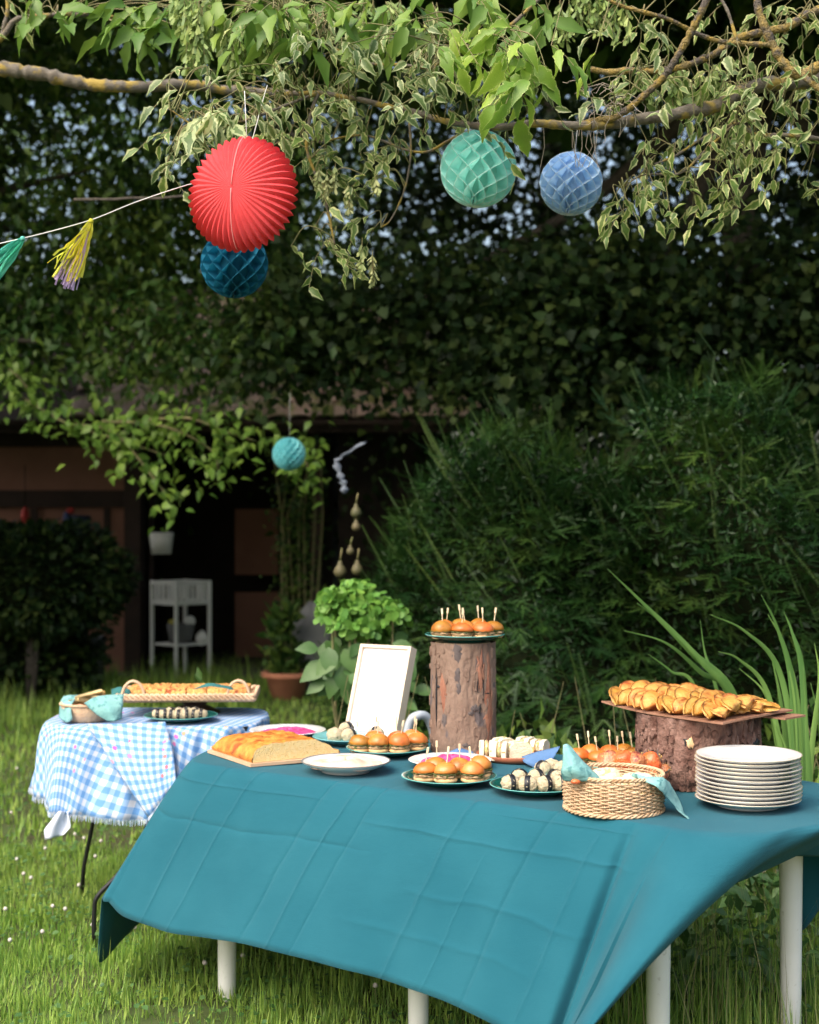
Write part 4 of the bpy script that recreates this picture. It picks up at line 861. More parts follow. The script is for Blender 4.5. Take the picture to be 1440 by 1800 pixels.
# ------------------------------------------------------------------ items on the gingham table
gt = gz+.004
BG = Vector((-1.15, 5.08, gt))
T = thing('bread_basket', 'small pale woven bread basket with green cloth at the left of the gingham table', 'basket', BG)
mb = MB(); mb.lathe([(0,.002),(.062,.0),(.07,.006),(.095,.06),(.091,.062),(.066,.008),(0,.006)], 48, wob=lambda r, z, t: (r*(1+.012*math.sin(t*24+z*400)), z)); mb.build('bowl', M['palm'], T); 
braid(.062, .094, .003, .0028, 16, 'rim', T, M['palm'], 200)
for k, (px, py, rz, lab) in enumerate([(158,1222,.1,'pale bread slice at the top of the small bread basket'),(142,1232,.5,'bread slice at the left in the small bread basket'),(178,1228,-.3,'bread slice at the right in the small bread basket'),(160,1236,.2,'bread slice lying low in the small bread basket')]):
    T = thing('bread_slice', lab, 'bread slice', P(px, py, 5.08), rz, group='bread slices in the small basket'); T.rotation_euler = (R(-15), R(10*k-15), rz)
    MB().box((0,0,0), (.10,.055,.014), bev=.004).build('slice', M['crumb'], T); MB().box((0,.028,0), (.102,.006,.0155), bev=.002).build('crust', M['bread'], T)
napkin('napkin', 'green cloth napkin hanging over the left side of the small bread basket', [[(104,1262,5.05),(106,1236,5.1),(112,1224,5.15)],[(118,1270,4.99),(116,1240,5.02),(122,1222,5.1)],[(128,1264,4.99),(126,1240,5.0),(140,1222,5.1)]], M['napkin'], 5)
napkin('napkin', 'triangular green cloth napkin at the right front of the small bread basket', [[(148,1236,4.975),(172,1224,4.97),(218,1220,5.0)],[(165,1252,4.95),(190,1246,4.93),(216,1240,4.96)],[(190,1268,4.93),(202,1268,4.92),(214,1264,4.95)]], M['napkin'], 6)
c_ = Vector((-.815, 5.07, gt)); plate('plate', 'green plate of striped rice balls on the gingham table', c_, .13, 'plate_green', 'rim_green')
for k in range(7):
    dx = -.078+.026*k; onigiri(c_.x+dx, c_.y-.02-.02*math.sin(k*.5), c_.z+.010, .2*math.sin(k*2), 'nori striped rice ball, %s on the gingham table plate' % ['leftmost','second from left','third from left','centre','third from right','second from right','rightmost'][k], 'rice balls on the gingham table', .82)
for k in range(4): onigiri(c_.x-.045+.03*k, c_.y+.035, c_.z+.010, 1+k, 'rice ball in the rear row, %s, on the gingham table plate' % ['leftmost','second from left','second from right','rightmost'][k], 'rice balls on the gingham table', .8)
TC = Vector((-.80, 5.30, gt))
T = thing('cake_stand', 'dark brown low stand holding up the woven tray', 'stand', TC); MB().lathe([(0,0),(.095,0),(.09,.006),(.04,.03),(.06,.046),(.11,.050),(0,.052)], 32).build('stand', mat('dark_stand', (.06,.03,.02), rough=.4), T)
TR = Vector((-.82, 5.30, gt+.053)); 
T = thing('woven_tray', 'long woven palm tray with two loop handles on the gingham table', 'tray', TR, R(3))
MB().box((0,0,.004), (.50,.26,.008), bev=.002).build('base', M['palm'], T)
mb = MB()
for s_ in range(3):
    for (x0,y0,x1,y1) in ((-.25,-.13,.25,-.13),(.25,-.13,.25,.13),(.25,.13,-.25,.13),(-.25,.13,-.25,-.13)):
        pts = []; Ln = math.hypot(x1-x0, y1-y0); n = int(Ln*160)
        for i in range(n+1):
            q = i/n; ph = q*Ln*110+2*PI*s_/3; pts.append((x0+(x1-x0)*q, y0+(y1-y0)*q+.003*math.cos(ph), .018+.010*math.sin(ph)))
        mb.tube(pts, .0062, 5)
mb.build('braided_wall', M['palm'], T)
for sg in (-1, 1):
    pts = [(sg*.235, -.13+.02*0+(y_), .02+.055*math.sin(PI*q)) for q, y_ in [(i/12, .05*i/12+.0) for i in range(13)]]
    pts = [(sg*(.19+.04*math.cos(PI*i/12)) , -.125, .018+.06*math.sin(PI*i/12)) for i in range(13)]
    MB().tube(pts, .006, 6).build('handle', M['palm'], T)
cm = mat('crumble_cake', (.62,.27,.07), (.76,.44,.14), scale=60, rough=.6, bump=3, bscale=110, third=(.40,.09,.03), tscale=40, tramp=(.58,.64))
k = 0
for iy in range(2):
    for ix in range(6):
        V, F = quadsurf(lambda u, v: Vector(((u-.5)*.070, (v-.5)*.085, .034+.007*mn.noise(Vector((u*6+ix*9, v*6+iy*5, 1)))+.004*mn.noise(Vector((u*18, v*18, ix)))))*1, 14, 14)
        n1 = len(V); rim = [i for i in range(15)]+[j*15+14 for j in range(1, 15)]+[14*15+i for i in range(13, -1, -1)]+[j*15 for j in range(13, 0, -1)]
        V += [Vector((V[i].x, V[i].y, 0)) for i in rim]; nr_ = len(rim); F += [(rim[(i+1) % nr_], rim[i], n1+i, n1+(i+1) % nr_) for i in range(nr_)]
        T = thing('cake_slice', 'crumble topped cake slice, %s in the %s row on the woven tray' % (['first from left','second from left','third from left','third from right','second from right','rightmost'][ix], ['front','rear'][iy]), 'cake', (TR.x-.185+.074*ix, TR.y-.055+.1*iy+.003*ix, TR.z+.009), R(3), group='crumble cake slices on the woven tray')
        link('slice', mesh('slice', V, F, cm), T)
napkin('napkin', 'dark green napkin tucked over the front rim of the woven tray', [[(350,1207,5.14),(370,1201,5.12),(405,1207,5.14)],[(340,1212,5.12),(372,1207,5.11),(412,1213,5.12)]], mat('darkgreen_napkin', (.03,.15,.15), rough=.9), 7)
napkin('napkin', 'dark green napkin under the left handle of the woven tray', [[(196,1212,5.2),(210,1208,5.2),(228,1212,5.2)],[(196,1222,5.18),(210,1220,5.18),(232,1222,5.18)]], mat('darkgreen_napkin2', (.03,.15,.15), rough=.9), 8)

# ------------------------------------------------------------------ paper lanterns
def string_to(T, c, top, off=(0,0,0)):
    MB().tube([Vector(off), Vector(top)-Vector(c)], .0011, 5).build('string', M['string'], T)
def honeycomb(name, label, px, py, Y, rpx, m, top, ns=36, gapw=.5, tilt=(0,0), lam=6, face=-PI/2, core=True, edge=None):
    c = P(px, py, Y); Rr = rpx/FPX*Y; T = thing(name, label, 'paper ball', c); rows = lam*10
    V = []; F = []
    # azimuths: denser away from the front gap
    az = []
    for k in range(ns):
        u = (k+.5)/ns*2*PI-PI; a = u+gapw*math.sin(u)*.5; az.append(face+a)
    for k in range(ns):
        d0 = (az[(k+1) % ns]-az[k]) % (2*PI); d1 = (az[k]-az[k-1]) % (2*PI); b0 = len(V); NR = 4
        for j in range(rows+1):
            th = PI*j/rows; z = math.cos(th); rr = math.sin(th)
            tri = 4*abs((th/PI*lam) % 1-.5)-1
            s_ = tri if k % 2 else -tri
            s_ = max(-1, min(1, s_*1.1))
            off = (.5*d0*max(0, s_) - .5*d1*max(0, -s_))*.96
            for q in range(NR):
                rad_ = rr*(.25+.75*q/(NR-1)); a = az[k]+off*(q/(NR-1))**.7
                V.append((Rr*rad_*math.cos(a), Rr*rad_*math.sin(a), Rr*z))
        for j in range(rows):
            for q in range(NR-1):
                a_ = b0+j*NR+q; F.append((a_, a_+1, a_+NR+1, a_+NR))
    kr = [(.70*Rr*math.sin(PI*i/20), -.72*Rr*math.cos(PI*i/20)*1.12) for i in range(21)]
    if core: MB().lathe(kr, 40).build('added_core', m, T)  # smooth tissue core added to set how bright the cells look
    eb = MB()
    for k in range(ns):
        b0_ = k*(rows+1)*4; eb.tube([V[b0_+j*4+3] for j in range(0, rows+1)], .00075 if Y < 6 else .0012, 3, False)
    eb.build('paper_edges', edge or m, T)
    o = link('tissue_honeycomb', mesh('tissue_honeycomb', V, F, m), T); T.rotation_euler = (tilt[0], tilt[1], 0)
    o.data.materials[0] = m
    MB().lathe([(0,-Rr*.99),(.006,-Rr*.985),(.006,-Rr*.97),(0,-Rr*.96)], 12).build('end_cap', M['string'], T)
    inv = T.rotation_euler.to_matrix().inverted()
    MB().tube([(0,0,Rr*.97), inv @ (Vector(top)-c)], .0011, 5).build('string', M['string'], T)
honeycomb('paper_ball', 'large mint green honeycomb paper ball hanging in the upper centre', 841, 297, 4.2, 67, M['mint_paper'], P(862, 200, 4.2), 28, .75, (R(-4), R(9)), 6, edge=M['mint_lit_edge'])
honeycomb('paper_ball', 'light blue honeycomb paper ball hanging right of the mint one', 1004, 323, 4.35, 55, M['blue_paper'], P(1016, 215, 4.3), 28, .75, (R(-3), R(8)), 6, edge=M['blue_lit_edge'])
honeycomb('paper_ball', 'dark petrol blue honeycomb paper ball half hidden below the red lantern', 412, 464, 4.15, 59, M['petrol_paper'], P(415, 350, 4.15), 28, .5, (R(8), R(2)), 6)
honeycomb('paper_ball', 'small aqua honeycomb paper ball hanging far back before the shed', 508, 798, 8.6, 29, M['aqua_paper'], P(510, 690, 8.6), 30, .4, (0, R(2)), 6)
# red pleated lantern: axis towards the camera
c = P(427, 342, 3.75); Rr = 103/FPX*3.75; T = thing('paper_lantern', 'round coral red accordion paper lantern with radiating pleats hanging at upper left', 'paper lantern', c)
NP = 44; V = []; rows = 34; n = NP*4
for j in range(rows+1):
    th = PI*j/rows
    for k in range(n):
        t = 2*PI*k/n; tri = abs((k % 4)-2)/2.0; q = math.sin(th)
        am = .05+.055*q
        rr = q*(1-am*tri); zz = math.cos(th)*.62*(1-.05*tri*q)
        seam = math.exp(-(((t-PI/2+PI) % (2*PI)-PI)/.03)**2); rr *= 1+.05*seam*q
        V.append((Rr*rr*math.cos(t), -Rr*zz*.8, Rr*rr*math.sin(t)))
F = [(j*n+k, j*n+(k+1) % n, (j+1)*n+(k+1) % n, (j+1)*n+k) for j in range(rows) for k in range(n)]
T.rotation_euler = (R(-3), R(3), R(-17)); link('pleated_body', mesh('pleated_body', V, F, M['red_paper'], False), T)
for a_ in (PI/2, -PI/2):
    MB().tube([(Rr*math.sin(th)*math.cos(a_)+.002, -Rr*math.cos(th)*.51-.001, Rr*math.sin(th)*math.sin(a_)*.99) for th in np.linspace(.03, PI*.45, 14)], .0014, 4).build('glued_seam', M['seam'], T)
inv = T.rotation_euler.to_matrix().inverted(); MB().tube([(0,0,Rr*.97), inv @ (P(430,160,3.8)-c)], .0011, 5).build('string', M['string'], T)
# garland
gp = pxpath([(-60,440,3.75),(0,428,3.75),(85,408,3.75),(165,385,3.75),(240,355,3.75),(330,325,3.8),(420,300,3.9),(470,150,4.1)], 8)
o = MB().tube([p-gp[0] for p in gp], .0015, 5).build('garland_string', M['string'], None, gp[0]); tag(o, 'white string running from the left edge up to behind the red lantern', 'string')
def tassel(label, knot, end, wpx, layers, n):
    T = thing('tassel', label, 'tassel', knot); L_ = (end-knot).length; d = (end-knot).normalized(); side = d.cross(Vector((0,1,0))).normalized()
    for mt, (l0, l1), cnt, sp_ in layers:
        V = []; F = []; rn = []
        for k in range(cnt):
            a = rs.uniform(-1, 1); b_ = rs.uniform(-1, 1); ln = L_*rs.uniform(l0, l1); base = len(V); w_ = .0035; nn = 7
            for i in range(nn+1):
                t = i/nn; sprd = (t**.7)*wpx
                p = d*(ln*t)+side*(a*sprd+.004*math.sin(t*6+k))+Vector((0,1,0))*(b_*sprd*.6)+side*sp_*t*t*rs.uniform(.6,1)*wpx
                wv = side*w_*math.cos(b_*2)+Vector((0,1,0))*w_*math.sin(b_*2); V += [p-wv, p+wv]
                rn += [a*.5+.5]*2
            F += [(base+2*i, base+2*i+1, base+2*i+3, base+2*i+2) for i in range(nn)]
        me = mesh('tissue_strips', V, F, M[mt]); at_ = me.attributes.new('rnd', 'FLOAT', 'POINT'); at_.data.foreach_set('value', np.array(rn, np.float32)); link('tissue_strips', me, T)
    MB().lathe([(0,-.006),(.006,-.004),(.007,0),(.005,.006),(0,.008)], 12).build('knot', M[layers[0][0]], T)
tassel('yellow tissue tassel with lilac strips hanging on the string', P(160,389,3.75), P(110,502,3.75), .032, [('yellow_t',(.62,.95),60,0),('lilac_t',(.9,1.03),26,.1),('yellow_t',(.5,.8),8,-1.4)], 0)
tassel('mint green tissue tassel at the left edge on the string', P(40,420,3.75), P(-38,498,3.75), .03, [('mint_t',(.7,1.0),60,0)], 0)
tassel('pale tissue tassel beyond the left edge', P(-70,440,3.75), P(-140,520,3.75), .03, [('lilac_t',(.7,1.0),30,0)], 0)

# ------------------------------------------------------------------ shed
YS = 13.4
SH = thing('garden_shed', 'old open fronted shed with pink plaster, dark timbers and a mossy tiled roof', 'shed', (-2.6, YS+1, 0)); s0 = Vector(SH.location)
def wbox(nm, x0, x1, y0, y1, z0, z1, m, par=SH, lab=None):
    o = MB().box(Vector(((x0+x1)/2, (y0+y1)/2, (z0+z1)/2))-s0, (x1-x0, y1-y0, z1-z0), bev=.004).build(nm, M[m], par, smooth=False)
    if lab: o['label'] = lab
    return o
def X(px, Y=YS): return (px-720)/FPX*Y
def Z(py, Y=YS): return CAMZ-(py-HY)/FPX*Y
wbox('plaster_wall', X(-250), X(222), YS, YS+.12, 0, 2.4, 'plaster')
for y0, y1 in ((862,892),(1005,1040)): wbox('timber_rail', X(-250), X(222), YS-.03, YS, Z(y1), Z(y0), 'timber')
wbox('timber_rail', X(-250), X(222), YS-.03, YS, 2.15, 2.4, 'timber')
for x in (188, 60, -80): wbox('timber_stud', X(x-5), X(x+7), YS-.026, YS, Z(1003), Z(893), 'timber')
wbox('post', X(222), X(250), YS-.1, YS+.15, 0, 2.35, 'timber'); wbox('post', X(255), X(262), YS+.2, YS+.3, 0, 2.35, 'timber')
wbox('post', X(548), X(566), YS-.1, YS+.1, 0, 2.3, 'timber')
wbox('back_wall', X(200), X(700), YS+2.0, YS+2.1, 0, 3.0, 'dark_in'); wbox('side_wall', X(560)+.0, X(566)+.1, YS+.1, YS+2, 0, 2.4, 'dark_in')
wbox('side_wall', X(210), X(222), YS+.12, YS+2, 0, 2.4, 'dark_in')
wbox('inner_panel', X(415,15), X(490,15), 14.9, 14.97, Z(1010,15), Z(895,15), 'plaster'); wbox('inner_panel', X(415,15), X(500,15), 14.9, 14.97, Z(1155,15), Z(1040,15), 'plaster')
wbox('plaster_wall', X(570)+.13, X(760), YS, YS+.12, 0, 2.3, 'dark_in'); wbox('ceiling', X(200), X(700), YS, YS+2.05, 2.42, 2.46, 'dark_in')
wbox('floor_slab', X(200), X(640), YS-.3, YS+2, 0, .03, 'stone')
# roof with single tiles
RF = wbox('roof', X(-260), X(800), YS-.32, YS-.27, Z(760)-.02, Z(745), 'timber')
tilem = MB(); V = []
for z in (0, .018):
    for y in (0, .34):
        for i in range(5):
            x = -.1+.05*i; V.append((x, y, z+.022*math.cos((i-2)*.75)))
F = []
for i in range(4): F += [(i, i+1, 6+i, 5+i), (10+i, 15+i, 16+i, 11+i), (i, 10+i, 11+i, i+1), (5+i, 6+i, 16+i, 15+i)]
F += [(0,5,15,10),(4,14,19,9)]; tilem.add(V, F); tm_ = tilem.mesh('tile', M['tile'], False)
pitch = R(32); z0 = Z(745)+.01; cnt = 0
for rw in range(10):
    for cx_ in range(29):
        x = X(150)+cx_*.205+(.1 if rw % 2 else 0); y = YS-.36+rw*.27*math.cos(pitch); z = z0+rw*.27*math.sin(pitch)+.02
        o = link('tile', tm_, RF, Vector((x, y, z))-s0, (pitch+rs.uniform(-.04,.06), rs.uniform(-.05,.05), rs.uniform(-.05,.05)))
V = [Vector((X(-260), YS-.36, z0))-s0, Vector((X(820), YS-.36, z0))-s0, Vector((X(820), YS+2.3, z0+2.66*math.tan(pitch)))-s0, Vector((X(-260), YS+2.3, z0+2.66*math.tan(pitch)))-s0]
V += [v-Vector((0,0,.04)) for v in V]; link('roof_boards', mesh('roof_boards', V, [(0,1,2,3),(7,6,5,4),(0,4,5,1),(1,5,6,2),(2,6,7,3),(3,7,4,0)], M['timber'], False), SH)
# white planter stand
PS = P(318, 1183, 13.0); PS.z = .03
T = thing('plant_stand', 'white painted slatted plant stand standing in the dark shed opening', 'plant stand', PS, R(45))
w2 = .185
for sx in (-1, 1):
    for sy in (-1, 1): MB().box((sx*w2, sy*w2, .44), (.03,.03,.88), bev=.003).build('leg', M['white_paint'], T, smooth=False)
for sg in (-1, 1):
    for z in (.86, .68):
        MB().box((0, sg*w2, z), (2*w2-.032, .02, .035)).build('rail', M['white_paint'], T, smooth=False); MB().box((sg*w2, 0, z), (.02, 2*w2-.032, .035)).build('rail', M['white_paint'], T, smooth=False)
    for k in range(5):
        q = -w2+.062*(k+1); MB().box((q, sg*w2, .77), (.026,.012,.145)).build('slat', M['white_paint'], T, smooth=False); MB().box((sg*w2, q, .77), (.012,.026,.145)).build('slat', M['white_paint'], T, smooth=False)
MB().box((0,0,.30), (2*w2-.03,2*w2-.03,.018)).build('shelf', M['white_paint'], T, smooth=False); MB().box((0,0,.70), (2*w2-.05,2*w2-.05,.012)).build('tray', M['white_paint'], T, smooth=False)
T = thing('grey_pot', 'dark grey pot on the lower shelf of the white plant stand', 'pot', (PS.x, PS.y, .34)); MB().lathe([(0,0),(.1,0),(.13,.17),(.12,.175),(.09,.02),(0,.02)], 24).build('pot', M['greypot'], T)
V, F = ico((.05,.04,.03), 2); o = link('yellow_cloth', mesh('yellow_cloth', V, F, M['yellowc']), None, (PS.x-.06, PS.y-.03, .53)); tag(o, 'yellow thing poking out of the grey pot on the white stand', 'cloth')
V, F = ico((.05,.04,.05), 2); o = link('white_bag', mesh('white_bag', V, F, M['white_paint']), None, (PS.x+.09, PS.y-.03, .54)); tag(o, 'white bundle in the grey pot on the stand', 'bag')
V, F = ico((.06,.04,.07), 2, ricef); o = link('white_bag', mesh('white_bag', V, F, M['white_paint']), None, (PS.x+.19, PS.y-.0, .38)); tag(o, 'white crumpled bag on the right of the stand shelf', 'bag')
hb = P(284, 955, 13.1); T = thing('hanging_bucket', 'pale grey bucket hanging in the shed opening above the white stand', 'bucket', hb); MB().lathe([(0,-.1),(.09,-.1),(.115,.1),(.11,.1),(.085,-.09),(0,-.09)], 24).build('pot', M['white_paint'], T); MB().tube([(-.11,0,.1),(-.05,0,.4),(0,0,1.0),(.05,0,.4),(.11,0,.1)], .004, 5).build('handle', M['black_metal'], T)
# wall ornaments
o0_ = P(140, 915, 13.25); T = thing('wall_pot', 'dark wall pot with red and blue flowers on the pink plaster', 'pot', o0_); MB().lathe([(0,-.14),(.07,-.13),(.11,.0),(.1,.05),(0,.03)], 20).build('pot', M['bluec'], T)
V, F = ico((.04,.03,.03), 2); link('red_flower', mesh('red_flower', V, F, M['redc']), T, (-.07,-.06,.09)); V, F = ico((.03,.03,.07), 2); link('blue_flower', mesh('blue_flower', V, F, mat('blue_glass', (.08,.12,.3), rough=.4)), T, (-.11,-.06,.02))
o0_ = P(44, 912, 13.2); T = thing('red_lamp', 'small red hanging lantern left of the pink plaster panel', 'lantern', o0_); MB().lathe([(0,-.12),(.035,-.1),(.04,.06),(.015,.1),(0,.12)], 16).build('lamp_body', M['redc'], T); MB().tube([(0,0,.1),(0,0,.5)], .004, 5).build('hanger', M['black_metal'], T)
# things around the shed
T = thing('stone_trough', 'grey upright stone pot standing at the left before the shed', 'pot', (X(150,12.2), 12.2, 0)); MB().lathe([(0,0),(.15,0),(.17,.42),(.18,.46),(.14,.46),(.12,.3),(0,.3)], 24).build('pot', M['greypot'], T)
T = thing('terracotta_pot', 'wide low terracotta pot right of the shed opening', 'pot', (X(505,11.6), 11.6, 0)); MB().lathe([(0,0),(.13,0),(.17,.17),(.21,.18),(.21,.22),(.17,.22),(.15,.16),(0,.15)], 32).build('pot', M['terracotta'], T)
T = thing('potted_shrub', 'thin leafy plant growing in the wide terracotta pot', 'plant', (X(505,11.6), 11.6, .16))
N = 240; t_ = rs.rand(N); pos = np.stack([rs.normal(-.02,.07,N)*(1-t_*.3), rs.normal(0,.05,N), t_*.55], 1); scatter('foliage', LEAF_S, pos, frames(rdirs(N, -.8), rdirs(N)), rs.uniform(.08,.16,N), M['mid_leaf'], T, kind='stuff')
for k in range(5): MB().tube([(0,0,0),(rs.uniform(-.08,.08),0,.3),(rs.uniform(-.12,.1),0,.55)], .005, 5).build('stem', M['twig'], T)
T = thing('climbing_plant', 'tall thin climbing plant on canes right of the shed opening', 'plant', (X(520,12.3), 12.3, 0))
for k in range(7):
    x = -.12+.05*k; MB().tube([(x*.6,0,0),(x,.02,.7),(x*1.2+rs.uniform(-.05,.05),0,1.5),(x+rs.uniform(-.1,.1),0,1.95)], [.014,.012,.009,.005], 6).build('cane', M['twig'], T)
N = 1400; t_ = rs.rand(N); pos = np.stack([rs.normal(0,.10,N), rs.normal(0,.08,N), .2+t_*2.0], 1); scatter('foliage', LEAF_S, pos, frames(rdirs(N, .3), rdirs(N)), rs.uniform(.03,.07,N), M['mid_leaf'], T, kind='stuff')
V, F = ico((.22,.16,.42), 3, lambda v: v*(1+.1*nz3(v, 2))); o = link('boulder', mesh('boulder', V, F, mat('grey_boulder', (.20,.20,.20), (.26,.26,.25), scale=4, rough=.9)), None, (X(553,12), 12, .35)); tag(o, 'tall grey upright stone beside the terracotta pot', 'stone')
for k, (px, py, s_, lab) in enumerate([(626,900,.042,'pale hanging gourd at the top of the gourd string left of the hedge'),(626,925,.035,'small pale gourd just below the topmost one'),(616,968,.03,'small round gourd half way down beside the hedge'),(598,1003,.05,'round pale green gourd above the hydrangea'),(628,1000,.045,'dull gourd tucked in the hedge right of the round one')]):
    c = P(px, py, 7.6); T = thing('gourd', lab, 'gourd', c, group='gourds hanging left of the hedge'); s_ *= .75; MB().lathe([(0,-s_),(s_*.6,-s_*.85),(s_*.95,-s_*.2),(s_*.7,s_*.45),(s_*.35,s_*.9),(s_*.3,s_*1.3),(0,s_*1.5)], 20).build('fruit', M['gourd'], T); MB().tube([(0,0,s_*1.4),(.01,0,s_*3.2)], .004, 5).build('stalk', M['twig'], T)
rp = pxpath([(640,778,8),(606,800,8),(592,812,8),(598,835,8),(604,850,8),(606,868,8)], 5)
V = []; 
for i, p in enumerate(rp): 
    w_ = .016+.008*math.sin(i*1.7); q = p-rp[0]; V += [q+Vector((-w_, .01*math.sin(i), 0)), q+Vector((w_, -.01*math.sin(i), .004))]
o = link('ribbon', mesh('ribbon', V, [(2*i, 2*i+1, 2*i+3, 2*i+2) for i in range(len(rp)-1)], mat('pale_ribbon', (.17,.20,.25), rough=.7)), None, rp[0]); tag(o, 'pale ribbon hanging in the leaves left of the yew hedge', 'ribbon'); md = o.modifiers.new('t', 'SOLIDIFY'); md.thickness = .002
# garden chair behind the table (arm shows)
T = thing('garden_chair', 'pale grey plastic garden chair behind the table with its curved arm showing', 'chair', (.04, 5.35, 0))
for dx in (0, .16):
    MB().tube([Vector(v)+Vector((dx,dx*2.9,0)) for v in crom([(-.055,.0,0),(-.06,0,.45),(-.045,0,.66),(-.01,0,.706),(.03,.03,.69),(.055,.06,.60),(.06,.1,.42)], 6)], .017, 10).build('armrest', M['greyplastic'], T)
MB().box((.20,.22,.42), (.40,.44,.03), Matrix.Rotation(-.35,3,'Z'), bev=.01).build('seat', M['greyplastic'], T)
for x, y in ((.34,0),(.02,.4),(.38,.4)): MB().tube([(x,y,0),(x,y,.42)], .018, 8).build('leg', M['greyplastic'], T)
MB().box((.36,.22,.49), (.03,.40,.10), Matrix.Rotation(-.35,3,'Z'), bev=.01).build('backrest', M['greyplastic'], T)
V, F = ico((.16,.09,.07), 3, lambda v: v*(1+.15*nz3(v, 2))); o = link('stone', mesh('stone', V, F, mat('pale_stone', (.35,.31,.28), (.42,.38,.34), scale=8, rough=.9)), None, (1.35, 5.5, .06)); tag(o, 'pale stone in the long grass behind the right table legs', 'stone')

# ------------------------------------------------------------------ clover flowers
V, F = ico(.0075, 2, lambda v: v*(1+.5*nz3(v, 3))); V = [Vector(v)+Vector((0,0,.065)) for v in V]; fl_me = mesh('flower_head', V, F, M['clover']); st_me = MB().tube([(0,0,0),(0,0,.062)], .0012, 4).mesh('stem', M['twig'])
fpos = [(148,1475),(178,1480),(132,1468),(112,1505),(80,1493),(168,1507),(139,1558),(102,1570),(93,1595),(115,1600),(163,1628),(25,1540),(42,1538),(55,1545),(30,1512),(127,1498),(255,1622),(237,1632),(360,1695),(343,1708),(427,1682),(30,1352),(62,1400),(45,1370),(18,1655),(75,1640),(130,1340),(715,1790),(690,1702),(20,1430),(110,1380),(1195,1790),(660,1735),(150,1440),(10,1600),(60,1690)]
for k, (px, py) in enumerate([f for i_, f in enumerate(fpos) if i_ % 4 != 3]):
    p = atz(px, py, .06); T = thing('clover_flower', 'small white clover flower in the lawn left of the tables' if px < 300 else 'small white clover flower in the grass below the teal cloth', 'flower', (p.x, p.y, 0), group='white clover flowers in the lawn' if px < 300 else 'white clover flowers under the table')
    link('flower_head', fl_me, T); link('stem', st_me, T)

# ------------------------------------------------------------------ yew hedge
def sprig(nn=22, L_=.22, nl=.026):
    V = []; F = []; UV = []
    for i in range(nn):
        t = (i+1)/(nn+1)
        for sg in (-1, 1):
            b = len(V); l = nl*(1-.55*t)*1.0; y = t*1.0
            V += [(0, y*L_-.0019, 0), (0, y*L_+.0019, 0), (sg*l, y*L_+l*.55, .004)]; UV += [(.5,t)]*3; F.append((b, b+1, b+2))
    b = len(V); V += [(-.0016,0,0),(.0016,0,0),(0,L_,0)]; UV += [(.5,0)]*3; F.append((b, b+1, b+2))
    return V, F, UV
SPR = sprig(17, .13, .019)
HG = thing('yew_hedge', 'large dark green yew hedge filling the right side behind the table', 'hedge', (2.2, 7.3, 0)); h0 = np.array([2.2, 7.3, 0])
def hedge_top(x): return (1.62+.0*x)*min(1,.55+.5*max(0,x+.35))+.28*math.sin(x*1.9+.6)+.18*math.sin(x*4.7+1)+(.25 if x > 1 else 0)
def hedge_front(x, z): 
    f = 6.05+.35*math.sin(x*2.3+1)+.18*math.sin(x*5.1+z*2.2)+.16*math.sin(z*5.3+x*3)+.30*max(0, z-.9)**1.5*.6
    if x < .5: f += (.5-x)**1.2*1.3
    return f
# solid near-black body; its colour stands in for shade between the sprigs
V = []; nx_, nz_ = 60, 24
for j in range(nz_+1):
    for i in range(nx_+1):
        x = -.32+6.8*i/nx_; zt = hedge_top(x)-.12; z = zt*j/nz_; V.append((x, hedge_front(x, z)+.16+.05*math.sin(x*17+z*13), z))
for i in range(nx_+1):
    x = -.32+6.8*i/nx_; V.append((x, 8.6, hedge_top(x)-.3))
for i in range(nx_+1):
    x = -.32+6.8*i/nx_; V.append((x, 8.8, 0))
F = [(j*(nx_+1)+i, j*(nx_+1)+i+1, (j+1)*(nx_+1)+i+1, (j+1)*(nx_+1)+i) for j in range(nz_+2) for i in range(nx_)]
link('shade_core', mesh('shade_core', V, F, mat('hedge_shade', (.008,.012,.006), (.014,.018,.008), scale=20, rough=1, spec=0), off=h0), HG)
NC = 4600
x = rs.uniform(-.42, 3.5, NC); x[:400] = rs.uniform(3.5, 6.2, 400); zt = np.array([hedge_top(a) for a in x]); z = zt*np.sqrt(rs.uniform(.02, 1, NC)); y = np.array([hedge_front(a, b) for a, b in zip(x, z)])+rs.uniform(-.14,.10,NC)
topm = rs.rand(NC) < .14; z[topm] = zt[topm]+rs.uniform(-.1,.06,topm.sum()); y[topm] += rs.uniform(0,1.2,topm.sum())
hz_ = np.clip((z/zt-.45)*2, 0, 1)
d = norm(np.stack([rs.normal(-.15,.6,NC), rs.normal(-.8,.3,NC), rs.normal(-.18,.25,NC)+hz_*rs.normal(.9,.4,NC)], 1)); up = norm(np.stack([rs.normal(0,.35,NC), rs.normal(-.35,.3,NC), np.ones(NC)], 1))
Fr = frames(d, up); rn = np.clip(.5+.38*np.sin(x*6+z*4)*np.sin(z*7-x*3)+rs.normal(0,.2,NC), 0, 1); ps, ds, us, ss, rr_ = [], [], [], [], []
base = np.stack([x, y, z], 1)-h0; ln = rs.uniform(.7, 1.25, NC)
for k, (al, of, sk_) in enumerate([(0,.04,1.0),(.62,.0,.72),(-.62,.0,.72),(.5,.07,.6),(-.5,.07,.6)]):
    al_ = al+rs.normal(0,.12,NC); dd = Fr[:, :, 1]*np.cos(al_)[:, None]+Fr[:, :, 0]*np.sin(al_)[:, None]; dd[:, 2] -= .1
    ps.append(base+Fr[:, :, 1]*of*ln[:, None]); ds.append(dd); us.append(Fr[:, :, 2]); ss.append(ln*sk_); rr_.append(np.clip(rn+rs.normal(0,.06,NC), 0, 1))
scatter('foliage', SPR, np.concatenate(ps), frames(np.concatenate(ds), np.concatenate(us)), np.concatenate(ss), M['yew'], HG, rnd=np.concatenate(rr_), kind='stuff')
